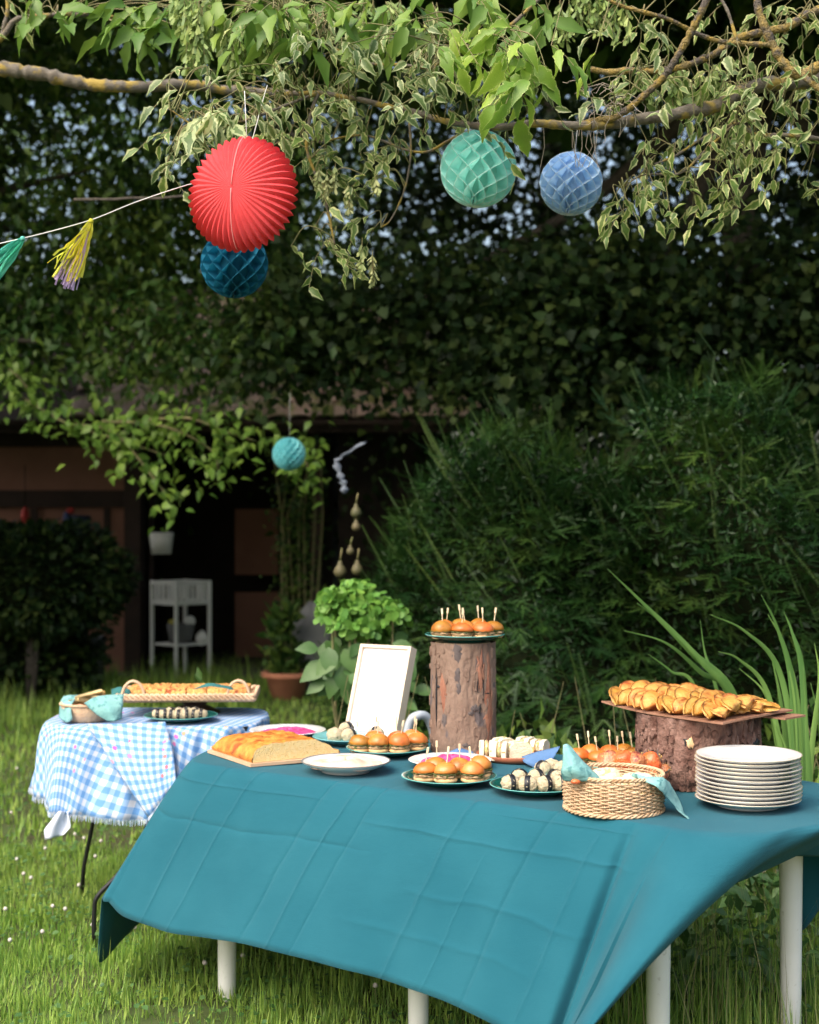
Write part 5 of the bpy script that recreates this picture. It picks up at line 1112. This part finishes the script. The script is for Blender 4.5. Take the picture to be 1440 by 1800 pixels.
N = 22000; x = rs.uniform(-.38, 3.6, N); zt = np.array([hedge_top(a) for a in x]); z = zt*np.sqrt(rs.uniform(0, 1, N)); y = np.array([hedge_front(a, b) for a, b in zip(x, z)])+rs.uniform(.04,.16,N)
scatter('inner_foliage', LEAF_Q, np.stack([x, y, z], 1)-h0, frames(rdirs(N, 0), rdirs(N)), np.stack([rs.uniform(.02,.035,N), rs.uniform(.03,.06,N), rs.uniform(.02,.05,N)], 1), M['yew'], HG, rnd=rs.uniform(0,.4,N), kind='stuff')
# upright young shoots
N = 260; x = rs.uniform(-.3, 3.6, N); zt = np.array([hedge_top(a) for a in x]); q = rs.rand(N); z = zt*(.35+.65*q**.6)-.05; y = np.array([hedge_front(a, b) for a, b in zip(x, z)])-.02
d = np.stack([rs.normal(-.45,.25,N), rs.normal(-.15,.2,N), np.ones(N)], 1); scatter('young_shoots', sprig(34, .30, .013), np.stack([x, y, z], 1)-h0, frames(d, np.stack([np.zeros(N), -np.ones(N), np.zeros(N)], 1)+rs.normal(0,.3,(N,3))), rs.uniform(.4, 1.15, N), M['yew_tip'], HG, kind='stuff')
# ------------------------------------------------------------------ trees
def crown(name, parent, o0, boxes, tm, m, size, clump=.35, per=26):
    """boxes: (center, half, nclumps)"""
    pos = []; cen = []
    for (c, h, n) in boxes:
        c = np.array(c); h = np.array(h); q = rs.uniform(-1, 1, (n, 3)); cc_ = c+q*h
        k = rs.poisson(per, n); idx = np.repeat(np.arange(n), k); p = cc_[idx]+rs.normal(0, 1, (len(idx), 3))*np.array([clump, clump, clump*.6]); pos.append(p); cen.append(cc_[idx])
    p = np.concatenate(pos); ce = np.concatenate(cen); N = len(p); d = rdirs(N, .7, norm(p-ce), .6)
    up = norm(rs.normal(0, .55, (N, 3))+np.array([0, -.35, 1.0])); cl = (np.sin(ce[:, 0]*9.1+ce[:, 2]*7.7)*.5+.5)*.5+rs.rand(N)*.5
    return scatter(name, tm, p-np.array(o0), frames(d, up), rs.uniform(size[0], size[1], N), m, parent, rnd=cl, kind='stuff')
def tree(name, label, base, h, r, boxes, tm, m, size, clump, per, limbs=5, bark='dbark'):
    T = thing(name, label, 'tree', base); b = Vector(base)
    pts = [(0,0,0),(.05,0,h*.3),(-.05,.05,h*.65),(.0,0,h)]; MB().tube([Vector(v) for v in crom(pts, 6)], [r*(1-.6*i/18) for i in range(19)], 10).build('trunk', M[bark], T)
    for k in range(limbs):
        bx = boxes[k % len(boxes)]; z = h*rs.uniform(.4,.95); q = Vector(bx[0])-b+Vector(rs.uniform(-1,1,3))*Vector(bx[1]).length*.35
        MB().tube([Vector(v) for v in crom([(0,0,z),(q.x*.4, q.y*.4, z+(q.z-z)*.55),(q.x,q.y,q.z)], 6)], [r*.38*(1-.85*i/12) for i in range(13)], 7).build('limb', M[bark], T)
    crown('crown', T, base, boxes, tm, m, size, clump, per); return T
# far dark trees (the sky shows through their thinner upper parts)
tree('dark_tree', 'dense dark tree rising behind the left end of the shed', (-5.2,16.5,0), 6, .22, [((-4.6,15.8,2.6),(1.9,1.0,1.5),200),((-4.6,15.8,5.0),(1.9,1.0,1.1),150),((-4.6,16.5,8.2),(2.2,1.5,1.2),120)], LEAF_D, M['mid_leaf'], (.08,.16), .34, 34)
tree('dark_tree', 'dense dark tree rising directly behind the shed roof', (-1.5,16.8,0), 6.5, .24, [((-1.3,16.2,4.7),(1.9,1.0,1.4),185),((-1.0,16.5,8.2),(2.2,1.5,1.2),120)], LEAF_D, M['mid_leaf'], (.08,.16), .34, 34)
tree('dark_tree', 'dense dark tree with sky glints behind the hanging paper balls', (1.5,14.8,0), 6.5, .22, [((1.2,14.2,2.4),(1.9,.9,1.4),320),((1.3,14.2,4.8),(1.9,.9,1.2),260),((1.3,14.5,7.2),(2.2,1.4,1.4),200)], LEAF_D, M['dark_leaf'], (.07,.14), .30, 36)
tree('dark_tree', 'dense dark tree behind the right part of the yew hedge', (5.0,13.0,0), 6.5, .22, [((4.3,12.6,2.6),(1.8,.9,1.7),340),((4.3,12.6,5.2),(1.9,.9,1.1),225),((4.5,13,7.2),(2.2,1.4,1.4),180)], LEAF_D, M['dark_leaf'], (.07,.14), .30, 36)
# middle layer
tree('ivy_tree', 'ivy clad tree with drooping dark leaves above the right of the hedge', (2.3,9.6,0), 5.5, .20, [((1.9,9.0,2.6),(1.25,.5,.62),330),((3.4,9.0,2.8),(.9,.5,.8),260),((.9,9.5,2.7),(.7,.5,.5),150),((-.45,9.6,2.75),(.65,.4,.38),110),((2.4,10,6.0),(2.4,1.3,.9),220)], LEAF_IVY, M['dark_leaf'], (.04,.09), .22, 31)
tree('maple_tree', 'leafy green tree hanging over the shed roof at the left', (-3.9,10.8,0), 5.5, .18, [((-2.9,10.2,3.25),(1.1,.5,.55),190),((-1.5,10.4,3.6),(.8,.4,.45),100),((-2.2,10.2,4.5),(1.7,.6,.5),150),((-2.5,10.6,6.6),(2.4,1.2,.5),110),((-2.3,9.9,2.68),(1.5,.35,.24),120),((-1.0,10.0,2.75),(.5,.3,.25),45)], LEAF_S, M['mid_leaf'], (.05,.11), .22, 34)
# unseen overhead canopy, added to block sun and darken the background
CT = tree('shade_tree', 'unseen spreading tree added so its high crown shades the garden from above', (-5.2,8.2,0), 7, .26, [((-3.0,8.6,5.6),(2.6,1.6,.5),220),((1.2,8.8,5.9),(2.8,1.6,.5),240),((4.4,8.6,5.9),(1.6,1.8,.5),130),((1.5,11.0,7.3),(3.5,1.5,.6),150),((1.8,7.3,5.15),(3.0,1.0,.35),300),((-5.6,12.0,6.0),(2.4,1.6,.5),200),((-2.2,12.6,6.0),(2.0,1.0,.5),150),((2.5,9.8,5.2),(2.4,1.2,.5),220)], LEAF_D, M['mid_leaf'], (.14,.24), .35, 26, limbs=8)
tree('dark_tree', 'unseen dark leafy tree added beyond the left edge to shade the shed', (-6.3,10.2,0), 5, .2, [((-5.6,10.2,2.6),(1.2,1.6,2.2),420),((-5.0,10.2,5.0),(1.6,1.8,.8),240)], LEAF_D, M['dark_leaf'], (.12,.22), .34, 24)  # out-of-view tree added to keep side light off the shed
# bright sprays hanging before the shed
T = thing('overhanging_branch', 'drooping branch of bright green leaves hanging before the shed opening', 'branch', P(150,735,9.4)); b0 = Vector(T.location)
spr = [((40,700,9.5),(120,745,9.4),(215,775,9.3),(290,800,9.3)),((120,745,9.4),(200,760,9.3),(262,830,9.2),(300,880,9.2)),((180,740,9.4),(290,750,9.3),(370,790,9.3),(385,830,9.3)),((240,740,9.4),(330,735,9.3),(400,760,9.3),(450,775,9.3)),((500,780,9.3),(530,800,9.3),(545,830,9.3)),((0,640,9.6),(30,660,9.5),(60,700,9.5),(70,730,9.5))]
pos = []; 
for s_ in spr:
    q = pxpath(s_, 8); MB().tube([p-b0 for p in q], [.012*(1-.7*i/len(q)) for i in range(len(q))], 6).build('twig', M['twig'], T)
    for p in q:
        for k in range(5): pos.append(p+Vector(rs.normal(0, .09, 3))-b0)
pos = np.array(pos); N = len(pos); d = np.stack([rs.normal(0,.8,N), rs.normal(-.3,.5,N), rs.normal(-.45,.3,N)], 1); scatter('leaves', LEAF_B, pos, frames(d, np.array([[0,-.5,1.]])+rs.normal(0,.3,(N,3))), rs.uniform(.05,.095,N), M['bright_leaf'], T, kind='stuff')
# dark clipped bush left
def bush(name, label, c, h, n, tm, m, size, stems=True, core=True, cl=.12):
    T = thing(name, label, 'bush', (c[0], c[1], 0)); 
    u = norm(rs.normal(size=(n, 3))); r_ = 1+.12*np.sin(u[:, 0]*7+u[:, 2]*5)*np.cos(u[:, 1]*6); p = u*np.array(h)*r_[:, None]*rs.uniform(.82, 1.05, n)[:, None]; p[:, 2] += c[2]; p[:, 2] = np.maximum(p[:, 2], .03)
    d = u+rs.normal(0,.5,(n,3)); scatter('foliage', tm, p, frames(d, rs.normal(0,.4,(n,3))+np.array([0,-.3,1])), rs.uniform(size[0], size[1], n), m, T, kind='stuff')
    if core:
        V, F = ico(tuple(x_*.84 for x_ in h), 3, lambda v: v*(1+.1*nz3(v, 2))); link('shade_core', mesh('shade_core', V, F, bpy.data.materials['hedge_shade']), T, (0,0,c[2]))  # solid core, coloured dark to stand in for shade inside the bush
    for k in range(4): MB().tube([(rs.uniform(-.1,.1),0,0),(rs.uniform(-.2,.2),0,c[2])], .02, 6).build('stem', M['dbark'], T)
    return T
bush('clipped_bush', 'dark rounded bush at the left edge in front of the pink wall', (X(70,11.3), 11.3, .98), (.68,.5,.42), 5200, LEAF_Q, M['dark_leaf'], (.05,.10))
bush('dark_bush', 'low dark bush beneath the rounded one at the left edge', (X(10,11.6), 11.7, .35), (.75,.4,.5), 2600, LEAF_Q, M['dark_leaf'], (.06,.11))
# hydrangea
HX, HYY = (628-720)/FPX*6.3, 6.3
T = thing('hydrangea', 'bright green hydrangea shrub left of the hedge behind the frame', 'shrub', (HX, HYY, 0))
pos = []; 
for k, (px, py, r_) in enumerate([(590,1088,.085),(625,1062,.10),(655,1078,.10),(615,1105,.10),(648,1110,.09),(585,1060,.05),(665,1130,.07),(690,1090,.07)]):
    c = P(px, py, 6.3+rs.uniform(-.1,.1)); u = norm(rs.normal(size=(130, 3))); u[:, 2] = np.abs(u[:, 2])*.8+u[:, 2]*.2; pos.append((np.array(c)+u*r_*rs.uniform(.75,1.05,(130,1)), u))
    MB().tube([(0,0,0), Vector((c.x-HX, c.y-HYY, c.z*.6)), Vector((c.x-HX, c.y-HYY, c.z))], .006, 5).build('stem', M['twig'], T)
p = np.concatenate([a for a, b in pos]); u = np.concatenate([b for a, b in pos]); N = len(p)
tg = norm(np.cross(u, rs.normal(size=(N, 3)))); scatter('flower_head', ([(0,0,0),(.35,.3,.08),(.3,.85,.05),(0,1,.0),(-.3,.85,.05),(-.35,.3,.08)], [(0,1,2,3),(0,3,4,5)], [(.5,0)]*6), p-np.array([HX,HYY,0]), frames(tg+u*.5, u), rs.uniform(.035,.055,N), M['hydr'], T, kind='stuff')
BL = leaf_t(W=.36, n=5, fold=.12, droop=.25)
for k, (px, py, dx, dz, s_) in enumerate([(590,1150,-.5,-.5,.13),(575,1165,-.9,-.5,.14),(600,1170,.2,-1,.13),(605,1140,.4,-.8,.12),(590,1185,-.3,-1,.11),(572,1195,-1,-.6,.10),(690,1130,.9,-.4,.12),(560,1140,-1,.1,.10),(700,1180,.7,-.7,.12),(715,1200,.3,.9,.1),(610,1200,.1,-1,.1)]):
    c = np.array([P(px, py, 6.15)]); me_o = scatter('leaf', BL, c*0, frames(np.array([[dx,-.35,dz]]), np.array([[0,-1,.6]])), np.array([s_]), M['bigleaf'], T); me_o.location = Vector(c[0])-Vector((HX,HYY,0))
for k in range(46):
    c = np.array([P(rs.uniform(556,730), rs.uniform(1115,1250), rs.uniform(6.1,6.5))]); me_o = scatter('leaf', BL, c*0, frames(np.array([[rs.normal(0,.7),-.4,rs.uniform(-1,.1)]]), np.array([[rs.normal(0,.3),-.8,.7]])), np.array([rs.uniform(.07,.13)]), M['bigleaf'], T); me_o.location = Vector(c[0])-Vector((HX,HYY,0))
# undergrowth behind the table
UG = thing('undergrowth', 'low tangled weeds and leaves growing behind the teal table', 'undergrowth', (.6,5.6,0)); UG['kind'] = 'stuff'
N = 5200; x = rs.uniform(-.9, 2.6, N); y = rs.uniform(4.95, 6.0, N); z = rs.rand(N)**1.3*(.45+.25*np.sin(x*5)+.12*np.sin(x*13)); k = ~((x < .35) & (y < 5.4)); x, y, z = x[k], y[k], z[k]; N = len(x)
d = np.stack([rs.normal(0,.6,N), rs.normal(-.2,.5,N), rs.normal(.8,.6,N)], 1); scatter('leaves', LEAF_S, np.stack([x-.6, y-5.6, z], 1), frames(d, rs.normal(size=(N,3))+np.array([0,-.6,.5])), rs.uniform(.04,.10,N), M['mid_leaf'], UG, kind='stuff')
N = 2600; x = rs.uniform(.55, 2.3, N); y = rs.uniform(4.15, 5.2, N); z = rs.rand(N)**1.2*(.16+.14*np.sin(x*7)*np.sin(y*6)+.10*(y-4.1))+.02
d = np.stack([rs.normal(0,.8,N), rs.normal(-.2,.6,N), rs.normal(.4,.6,N)], 1); scatter('low_leaves', LEAF_S, np.stack([x-.6, y-5.6, z], 1), frames(d, rs.normal(size=(N,3))+np.array([0,-.4,.8])), rs.uniform(.03,.075,N), M['bigleaf'], UG, kind='stuff')
mb = MB()
for k in range(60):
    x = rs.uniform(-.6, 1.9); y = rs.uniform(5.0, 5.9); h = rs.uniform(.4,.85); mb.tube([(x-.6,y-5.6,0),(x-.6+rs.uniform(-.05,.05),y-5.6,h*.6),(x-.6+rs.uniform(-.12,.12),y-5.6,h)], [.003,.0025,.001], 4, False)
mb.build('weed_stems', M['twig'], UG)
# iris leaves
def blade(T, pts, w_, b0, m=M['iris']):
    q = pxpath(pts, 8); n = len(q); V = []
    for i, p in enumerate(q):
        t = i/(n-1); d = (q[min(i+1, n-1)]-q[max(i-1, 0)]).normalized(); s = d.cross(Vector((0,1,.0))).normalized(); ww = w_*(.55+.45*math.sin(PI*min(1,t*1.3)))*(1-t**3)+.0006
        V += [p-b0-s*ww, p-b0+Vector((0,.25*ww+.001,0))*1, p-b0+s*ww]
    F = []
    for i in range(n-1): F += [(3*i, 3*i+1, 3*i+4, 3*i+3), (3*i+1, 3*i+2, 3*i+5, 3*i+4)]
    o = link('leaf', mesh('leaf', V, F, m), T); md = o.modifiers.new('t', 'SOLIDIFY'); md.thickness = .0012
b0 = Vector(((1330-720)/FPX*4.75, 4.75, 0)); T = thing('iris_plant', 'clump of long arching sword shaped leaves behind the pastry board', 'plant', b0)
for pts, w_ in [([(1330,1560,4.8),(1300,1250,4.75),(1215,1145,4.7),(1130,1060,4.65),(1068,1000,4.6)],.013),([(1320,1560,4.8),(1285,1240,4.78),(1230,1180,4.75),(1170,1130,4.7),(1096,1108,4.65)],.009),
    ([(1340,1560,4.8),(1300,1260,4.75),(1235,1165,4.7),(1170,1100,4.68),(1120,1060,4.65)],.010),([(1330,1500,4.9),(1262,1220,4.85),(1240,1150,4.85),(1231,1090,4.85)],.006),([(1300,1560,4.8),(1230,1230,4.75),(1180,1180,4.72),(1140,1150,4.7)],.006)]: blade(T, pts, w_, b0)
b0 = Vector(((1410-720)/FPX*4.5, 4.5, 0)); T = thing('iris_plant', 'upright clump of sword leaves at the right edge behind the plate stack', 'plant', b0)
for pts, w_ in [([(1405,1620,4.5),(1400,1400,4.5),(1392,1200,4.5),(1365,1100,4.48),(1338,1045,4.45)],.012),([(1410,1620,4.5),(1415,1350,4.5),(1410,1180,4.5),(1392,1110,4.5),(1378,1075,4.5)],.011),([(1400,1620,4.5),(1396,1350,4.5),(1370,1180,4.5),(1310,1110,4.45),(1248,1080,4.4)],.010),
    ([(1398,1620,4.5),(1385,1400,4.5),(1350,1220,4.5),(1300,1160,4.45),(1262,1145,4.4)],.009),([(1420,1620,4.5),(1425,1350,4.5),(1440,1200,4.5),(1432,1130,4.5)],.009),([(1412,1620,4.5),(1408,1400,4.5),(1400,1230,4.5),(1376,1130,4.5),(1350,1080,4.5)],.012),
    ([(1425,1620,4.5),(1440,1400,4.5),(1470,1200,4.5),(1500,1100,4.5)],.011),([(1400,1620,4.55),(1380,1400,4.55),(1365,1300,4.55),(1345,1220,4.5),(1300,1175,4.5)],.009),([(1405,1620,4.6),(1390,1380,4.6),(1372,1230,4.6),(1355,1150,4.6)],.011),([(1420,1620,4.4),(1424,1420,4.4),(1418,1280,4.4),(1412,1170,4.4)],.010),
    ([(1430,1620,4.6),(1450,1420,4.6),(1442,1280,4.6),(1425,1200,4.6)],.010),([(1400,1600,4.5),(1410,1480,4.5),(1385,1330,4.5),(1362,1270,4.5)],.008)]: blade(T, pts, w_, b0)

# ------------------------------------------------------------------ foreground variegated tree
b0 = Vector((2.6, 5.2, 0)); BE = thing('variegated_maple', 'variegated maple whose lichen covered branches reach across the top above the paper balls', 'tree', b0)
MB().tube([Vector(v) for v in crom([(0,0,0),(.05,0,1.2),(-.05,-.1,2.4),(-.3,-.3,3.3),(-.7,-.6,3.9)], 6)], [.11*(1-.5*i/24) for i in range(25)], 12).build('trunk', M['lichen'], BE)
BR = []
def branch(pts, r0, r1, m='bark', par=BE, o0=b0, nm='branch', n=14, rough=.45):
    q = pxpath(pts, n); N = len(q); rr = [(r0+(r1-r0)*i/(N-1))*(1+rough*mn.noise(Vector((i*.45, pts[0][0], 0)))) for i in range(N)]
    q = [p+Vector((mn.noise(p*9), mn.noise(p*9+Vector((5,0,0))), mn.noise(p*9+Vector((0,7,0)))))*.008 for p in q]
    MB().tube([p-o0 for p in q], rr, 9).build(nm, M[m], par); BR.extend(q); return q
branch([(1620,60,4.4),(1440,135,4.3),(1340,150,4.25),(1260,185,4.2),(1180,205,4.15),(1100,212,4.12),(1040,222,4.1)], .026, .015)
branch([(1040,222,4.1),(960,218,4.1),(880,222,4.12),(800,218,4.15),(720,195,4.2),(640,178,4.2),(560,165,4.22),(500,165,4.25)], .013, .006)
branch([(1258,-40,3.95),(1238,10,3.95),(1215,60,3.98),(1185,105,4.0),(1160,140,4.02),(1130,170,4.05),(1085,205,4.08),(1045,213,4.1),(1000,225,4.1)], .011, .009, 'lichen')
branch([(1620,-10,4.2),(1450,110,4.1),(1400,130,4.1),(1360,80,4.1),(1335,20,4.1),(1330,-40,4.1)], .017, .010, 'lichen')
branch([(1500,10,4.3),(1420,25,4.2),(1380,50,4.15),(1300,70,4.15),(1250,100,4.15),(1180,120,4.2),(1080,128,4.3),(1040,120,4.3)], .013, .009, 'lichen')
branch([(1360,80,4.1),(1300,78,4.1),(1230,62,4.1),(1170,35,4.05),(1010,-20,4.0)], .008, .005, 'lichen')
branch([(1400,120,4.1),(1430,150,4.05),(1470,170,4.0)], .010, .008, 'lichen')
branch([(1300,78,4.1),(1280,20,4.1),(1250,-30,4.1)], .005, .004)
branch([(1500,250,4.2),(1400,240,4.2),(1330,235,4.2),(1290,215,4.2),(1210,260,4.2),(1150,290,4.2)], .007, .003)
branch([(560,165,4.22),(540,250,4.2),(560,320,4.2),(578,380,4.2),(590,430,4.2)], .006, .003)
branch([(720,215,4.3),(720,300,4.3),(690,380,4.3),(670,400,4.3)], .004, .002)
branch([(880,222,4.12),(800,240,4.3),(740,270,4.4),(640,240,4.4),(560,250,4.4)], .005, .003)
branch([(560,165,4.22),(480,195,4.1),(420,215,4.05),(350,225,4.0),(300,190,4.0)], .005, .002)
branch([(760,120,4.3),(640,110,4.3),(560,70,4.25),(500,20,4.2)], .005, .003); branch([(1000,-40,4.1),(900,40,4.1),(850,70,4.1),(800,90,4.1),(760,120,4.3)], .006, .004)
branch([(1290,215,4.2),(1200,300,4.2),(1130,310,4.2),(1090,330,4.2)], .004, .002)
# left thick branch belongs to another tree
b1 = Vector((-3.2, 6.0, 0)); LB = thing('old_tree', 'old tree at the left with a thick lichen spotted branch crossing the top left', 'tree', b1)
MB().tube([Vector(v) for v in crom([(0,0,0),(.05,0,1.5),(.0,.0,3.0),(.1,0,5)], 6)], [.2*(1-.4*i/18) for i in range(19)], 12).build('trunk', M['bark'], LB)
branch([(-640,200,5.9),(-300,140,5.6),(-100,118,5.4),(0,122,5.3),(70,130,5.3),(150,148,5.3),(230,152,5.3),(330,150,5.4),(430,160,5.5),(560,170,5.6)],   .033, .016, 'bark', LB, b1, rough=.4)
branch([(-60,110,5.0),(0,70,4.9),(25,40,4.9),(60,30,4.9),(140,25,5.0),(200,30,5.2)], .012, .006, 'bark', LB, b1); branch([(0,70,4.9),(15,20,4.9),(10,-20,4.9)], .008, .005, 'bark', LB, b1)
branch([(130,352,6.5),(220,350,6.5),(330,345,6.5)], .007, .005, 'dbark', LB, b1)
BRA = np.array([tuple(p) for p in BR])
# leaf clusters: region boxes x0,x1,y0,y1,Y0,Y1,n,kind
REG = [(400,620,10,200,3.9,4.5,40,'var'),(560,770,0,170,3.9,4.5,42,'var'),(430,620,170,300,4.0,4.5,34,'var'),(600,760,180,280,4.1,4.5,14,'var'),(540,700,280,330,4.1,4.4,6,'var'),
       (480,640,0,60,4.1,4.5,14,'green'),(640,760,0,60,4.1,4.5,10,'green'),
       (760,960,20,130,3.7,4.0,10,'lime'),(880,1050,70,165,3.7,4.0,13,'lime'),(770,900,130,230,4.0,4.3,16,'var'),(730,860,60,160,4.0,4.4,10,'var'),
       (1050,1200,40,130,4.0,4.3,6,'var'),(1100,1300,100,200,4.0,4.5,34,'var'),(1240,1440,90,260,4.0,4.6,56,'var'),(1130,1300,230,370,4.1,4.4,32,'var'),(1070,1180,290,380,4.1,4.3,14,'var'),(1280,1440,230,330,4.1,4.5,20,'var'),(1350,1440,0,90,4.0,4.4,14,'var'),(1150,1350,0,60,4.0,4.4,8,'var'),
       (1440,1600,0,330,4.0,4.6,20,'var'),
       (275,345,220,300,3.9,4.15,12,'var'),(350,440,190,240,3.85,4.1,10,'pale'),(300,420,170,230,4.0,4.3,7,'var'),(540,600,400,470,4.15,4.3,6,'var'),(510,560,420,440,4.2,4.3,3,'var'),(620,680,380,420,4.2,4.3,4,'var'),(1000,1130,120,200,4.1,4.3,4,'var'),
       (205,270,0,60,4.4,4.6,5,'biggreen'),(320,390,0,60,4.5,4.8,8,'biggreen'),(0,110,0,40,4.8,5.0,6,'var'),(300,620,100,190,3.9,4.3,16,'var'),(620,1060,120,190,3.85,4.1,12,'var'),(1060,1330,20,90,4.0,4.3,8,'var'),(420,760,-10,40,3.9,4.3,12,'green'),(60,330,-20,30,4.4,4.9,10,'green'),(780,1000,-20,40,3.9,4.3,10,'green'),(400,520,-30,40,4.2,4.6,10,'green'),(-120,0,0,120,4.8,5.2,6,'var')]
LV = {k: [] for k in ('var','green','lime','pale','biggreen')}
tw = MB(); twp = []
for (x0,x1,y0_,y1_,Y0,Y1,n,kd) in REG:
    for i in range(max(2, int(n*(.85 if kd == 'var' else 1.05)))):
        c = P(rs.uniform(x0,x1), rs.uniform(y0_,y1_), rs.uniform(Y0,Y1)); dd = ((BRA-np.array(c))**2); dd[:, 2] *= 1.0
        j = int(np.argmin(dd.sum(1)+np.where(BRA[:, 2] < c.z-.03, .05, 0))); a = Vector(BRA[j])
        mid = a.lerp(c, .5)+Vector((rs.uniform(-.03,.03), rs.uniform(-.03,.03), .04)); q = [Vector(v) for v in crom([a, mid, c], 5)]
        tw.tube([p-b0 for p in q], [.0022*(1-.5*i_/len(q)) for i_ in range(len(q))], 4, False)
        hz = Vector((rs.uniform(-1,1), rs.uniform(-.7,.4), rs.uniform(-.5,.1))).normalized()
        nl = rs.randint(3, 6) if kd != 'lime' else rs.randint(3, 6)
        Lr = {'var': (.031,.056), 'green': (.07,.10), 'lime': (.06,.095), 'pale': (.05,.08), 'biggreen': (.08,.11)}[kd]
        rp_ = [c]; 
        for m_ in range(1, nl): rp_.append(rp_[-1]+hz*.022+Vector((0,0,-.006*m_)))
        tw.tube([p-b0 for p in rp_], .0010, 4, False)
        for m_ in range(nl):
            sg = 1 if m_ % 2 else -1; side = hz.cross(Vector((0,0,1))).normalized()*sg
            d = (side*(.8 if m_ < nl-1 else 0)+hz*.8+Vector((0,0,-rs.uniform(.1,1.2)))+Vector(rs.normal(0,.35,3))).normalized()
            nr_ = Vector((rs.normal(0,.6), rs.normal(-.6,.4), rs.uniform(.1,1)))
            LV[kd].append((rp_[m_], d, nr_, rs.uniform(*Lr)*(1 if m_ < nl-1 else 1.15)))
tw.build('twigs', M['twig'], BE)['kind'] = 'stuff'
leafmeshes = {}
for kd, mk_ in (('var','leaf_var_obj'),('lime','leaf_lime_obj')):
    leafmeshes[kd] = []
    for vv in range(4):
        tmv = leaf_t(W=.21+.03*vv, n=8, fold=.22, droop=.15+.2*vv, wav=.022, jag=.16, ph=vv*2); leafmeshes[kd].append(mesh('leaf', tmv[0], tmv[1], M[mk_], UV=tmv[2]))
LFG = leaf_t(W=.24, n=6, fold=.2, droop=.35, wav=.02, jag=.14)
for kd in LV:
    L_ = LV[kd]; L_.sort(key=lambda q: (not (-.02 < q[0].x/q[0].y+.288 < .6), q[0].y)); cut = {'var': 225, 'lime': 75}.get(kd, 0)
    for q in L_[:cut]:
        Rm = frames(np.array([q[1]]), np.array([q[2]]))[0]; o = link('leaf', leafmeshes[kd][rs.randint(4)], BE); o.matrix_local = Matrix.Translation(q[0]-b0) @ Matrix(Rm.tolist()).to_4x4() @ Matrix.Scale(q[3], 4)
    rest = L_[cut:]
    if rest: scatter('foliage', LFG, np.array([tuple(q[0]-b0) for q in rest]), frames(np.array([tuple(q[1]) for q in rest]), np.array([tuple(q[2]) for q in rest])), np.array([q[3] for q in rest]), M[{'var':'leaf_var','green':'bright_leaf','lime':'leaf_lime','pale':'leaf_pale','biggreen':'bright_leaf'}[kd]], BE, kind='stuff')
# hanging seed bunches
SAM = ([(0,0,0),(.10,.25,0),(.22,.7,.02),(.12,1,0),(-.10,.9,0),(-.08,.3,0)], [(0,1,2,5),(5,2,3,4)], [(.5,.5)]*6)
def seeds(px, py, Y, L_, n, m, s_=.034, wd=.02, par=BE, o0=b0):
    top = P(px, py, Y); ps = []; ds = []; mb = MB()
    for st in range(3):
        off = Vector((rs.uniform(-wd, wd), rs.uniform(-wd, wd), 0)); q = [top, top+off*.6-Vector((0,0,L_*.4)), top+off-Vector((0,0,L_*rs.uniform(.8,1)))]; mb.tube([p-o0 for p in q], .0008, 4, False)
        for k in range(n):
            t = .15+.85*k/n; p = q[0].lerp(q[1], t*2) if t < .5 else q[1].lerp(q[2], t*2-1); ps.append(p-o0); ds.append((rs.normal(0,.5), rs.normal(0,.5), -1))
    N = len(ps); scatter('seed_bunch', SAM, np.array([tuple(p) for p in ps]), frames(np.array(ds), rs.normal(size=(N,3))+np.array([0,-1,0])), rs.uniform(.8,1.2,N)*s_, M[m], par, kind='stuff'); mb.build('seed_stalk', M['twig'], par)
for k in range(13): seeds(312+k*6+rs.uniform(-4,4), -10+rs.uniform(-10,25)+(0 if 2 < k < 9 else -20), 4.3+rs.uniform(-.05,.1), .24*rs.uniform(.8,1.1)*(1 if 1 < k < 9 else .6), 22, 'seed')
for k in range(8): seeds(395+k*14, 20+rs.uniform(-20,60), 4.3, .14, 14, 'seed')
for k in range(9): seeds(640+k*16, 10+rs.uniform(-30,30), 4.4, .12, 12, 'seed')
for k in range(8): seeds(985+k*16, -30+rs.uniform(-10,30), 4.6, .16, 12, 'seed')
for px, py, l in ((637,418,.13),(612,318,.10),(560,290,.09),(575,300,.10),(590,285,.09),(660,310,.05),(655,440,.10)): seeds(px, py, 4.15, l, 14, 'seed_pale', .024, .008)
for k in range(14): seeds(1110+rs.uniform(0,200), 110+rs.uniform(0,60), 4.25, .08, 10, 'seed')
# dry twig tangle by the lichen branch
mb = MB()
for k in range(26):
    a = P(1030+rs.uniform(0,70), 140+rs.uniform(0,60), 4.05+rs.uniform(0,.1)); q = [a]; d = Vector(rs.normal(0,1,3))
    for i in range(6): d = (d+Vector(rs.normal(0,.7,3))+Vector((0,0,-.3))).normalized(); q.append(q[-1]+d*.022)
    mb.tube([p-b0 for p in q], .0009, 4, False)
for k in range(8):
    a = P(945+rs.uniform(0,150), 215, 4.1); mb.tube([a-b0, a-b0+Vector((rs.uniform(-.02,.02),0,-.07)), a-b0+Vector((rs.uniform(-.03,.03),0,-.13))], .0008, 4, False)
mb.build('dry_twigs', M['drytwig'], BE)['kind'] = 'stuff'
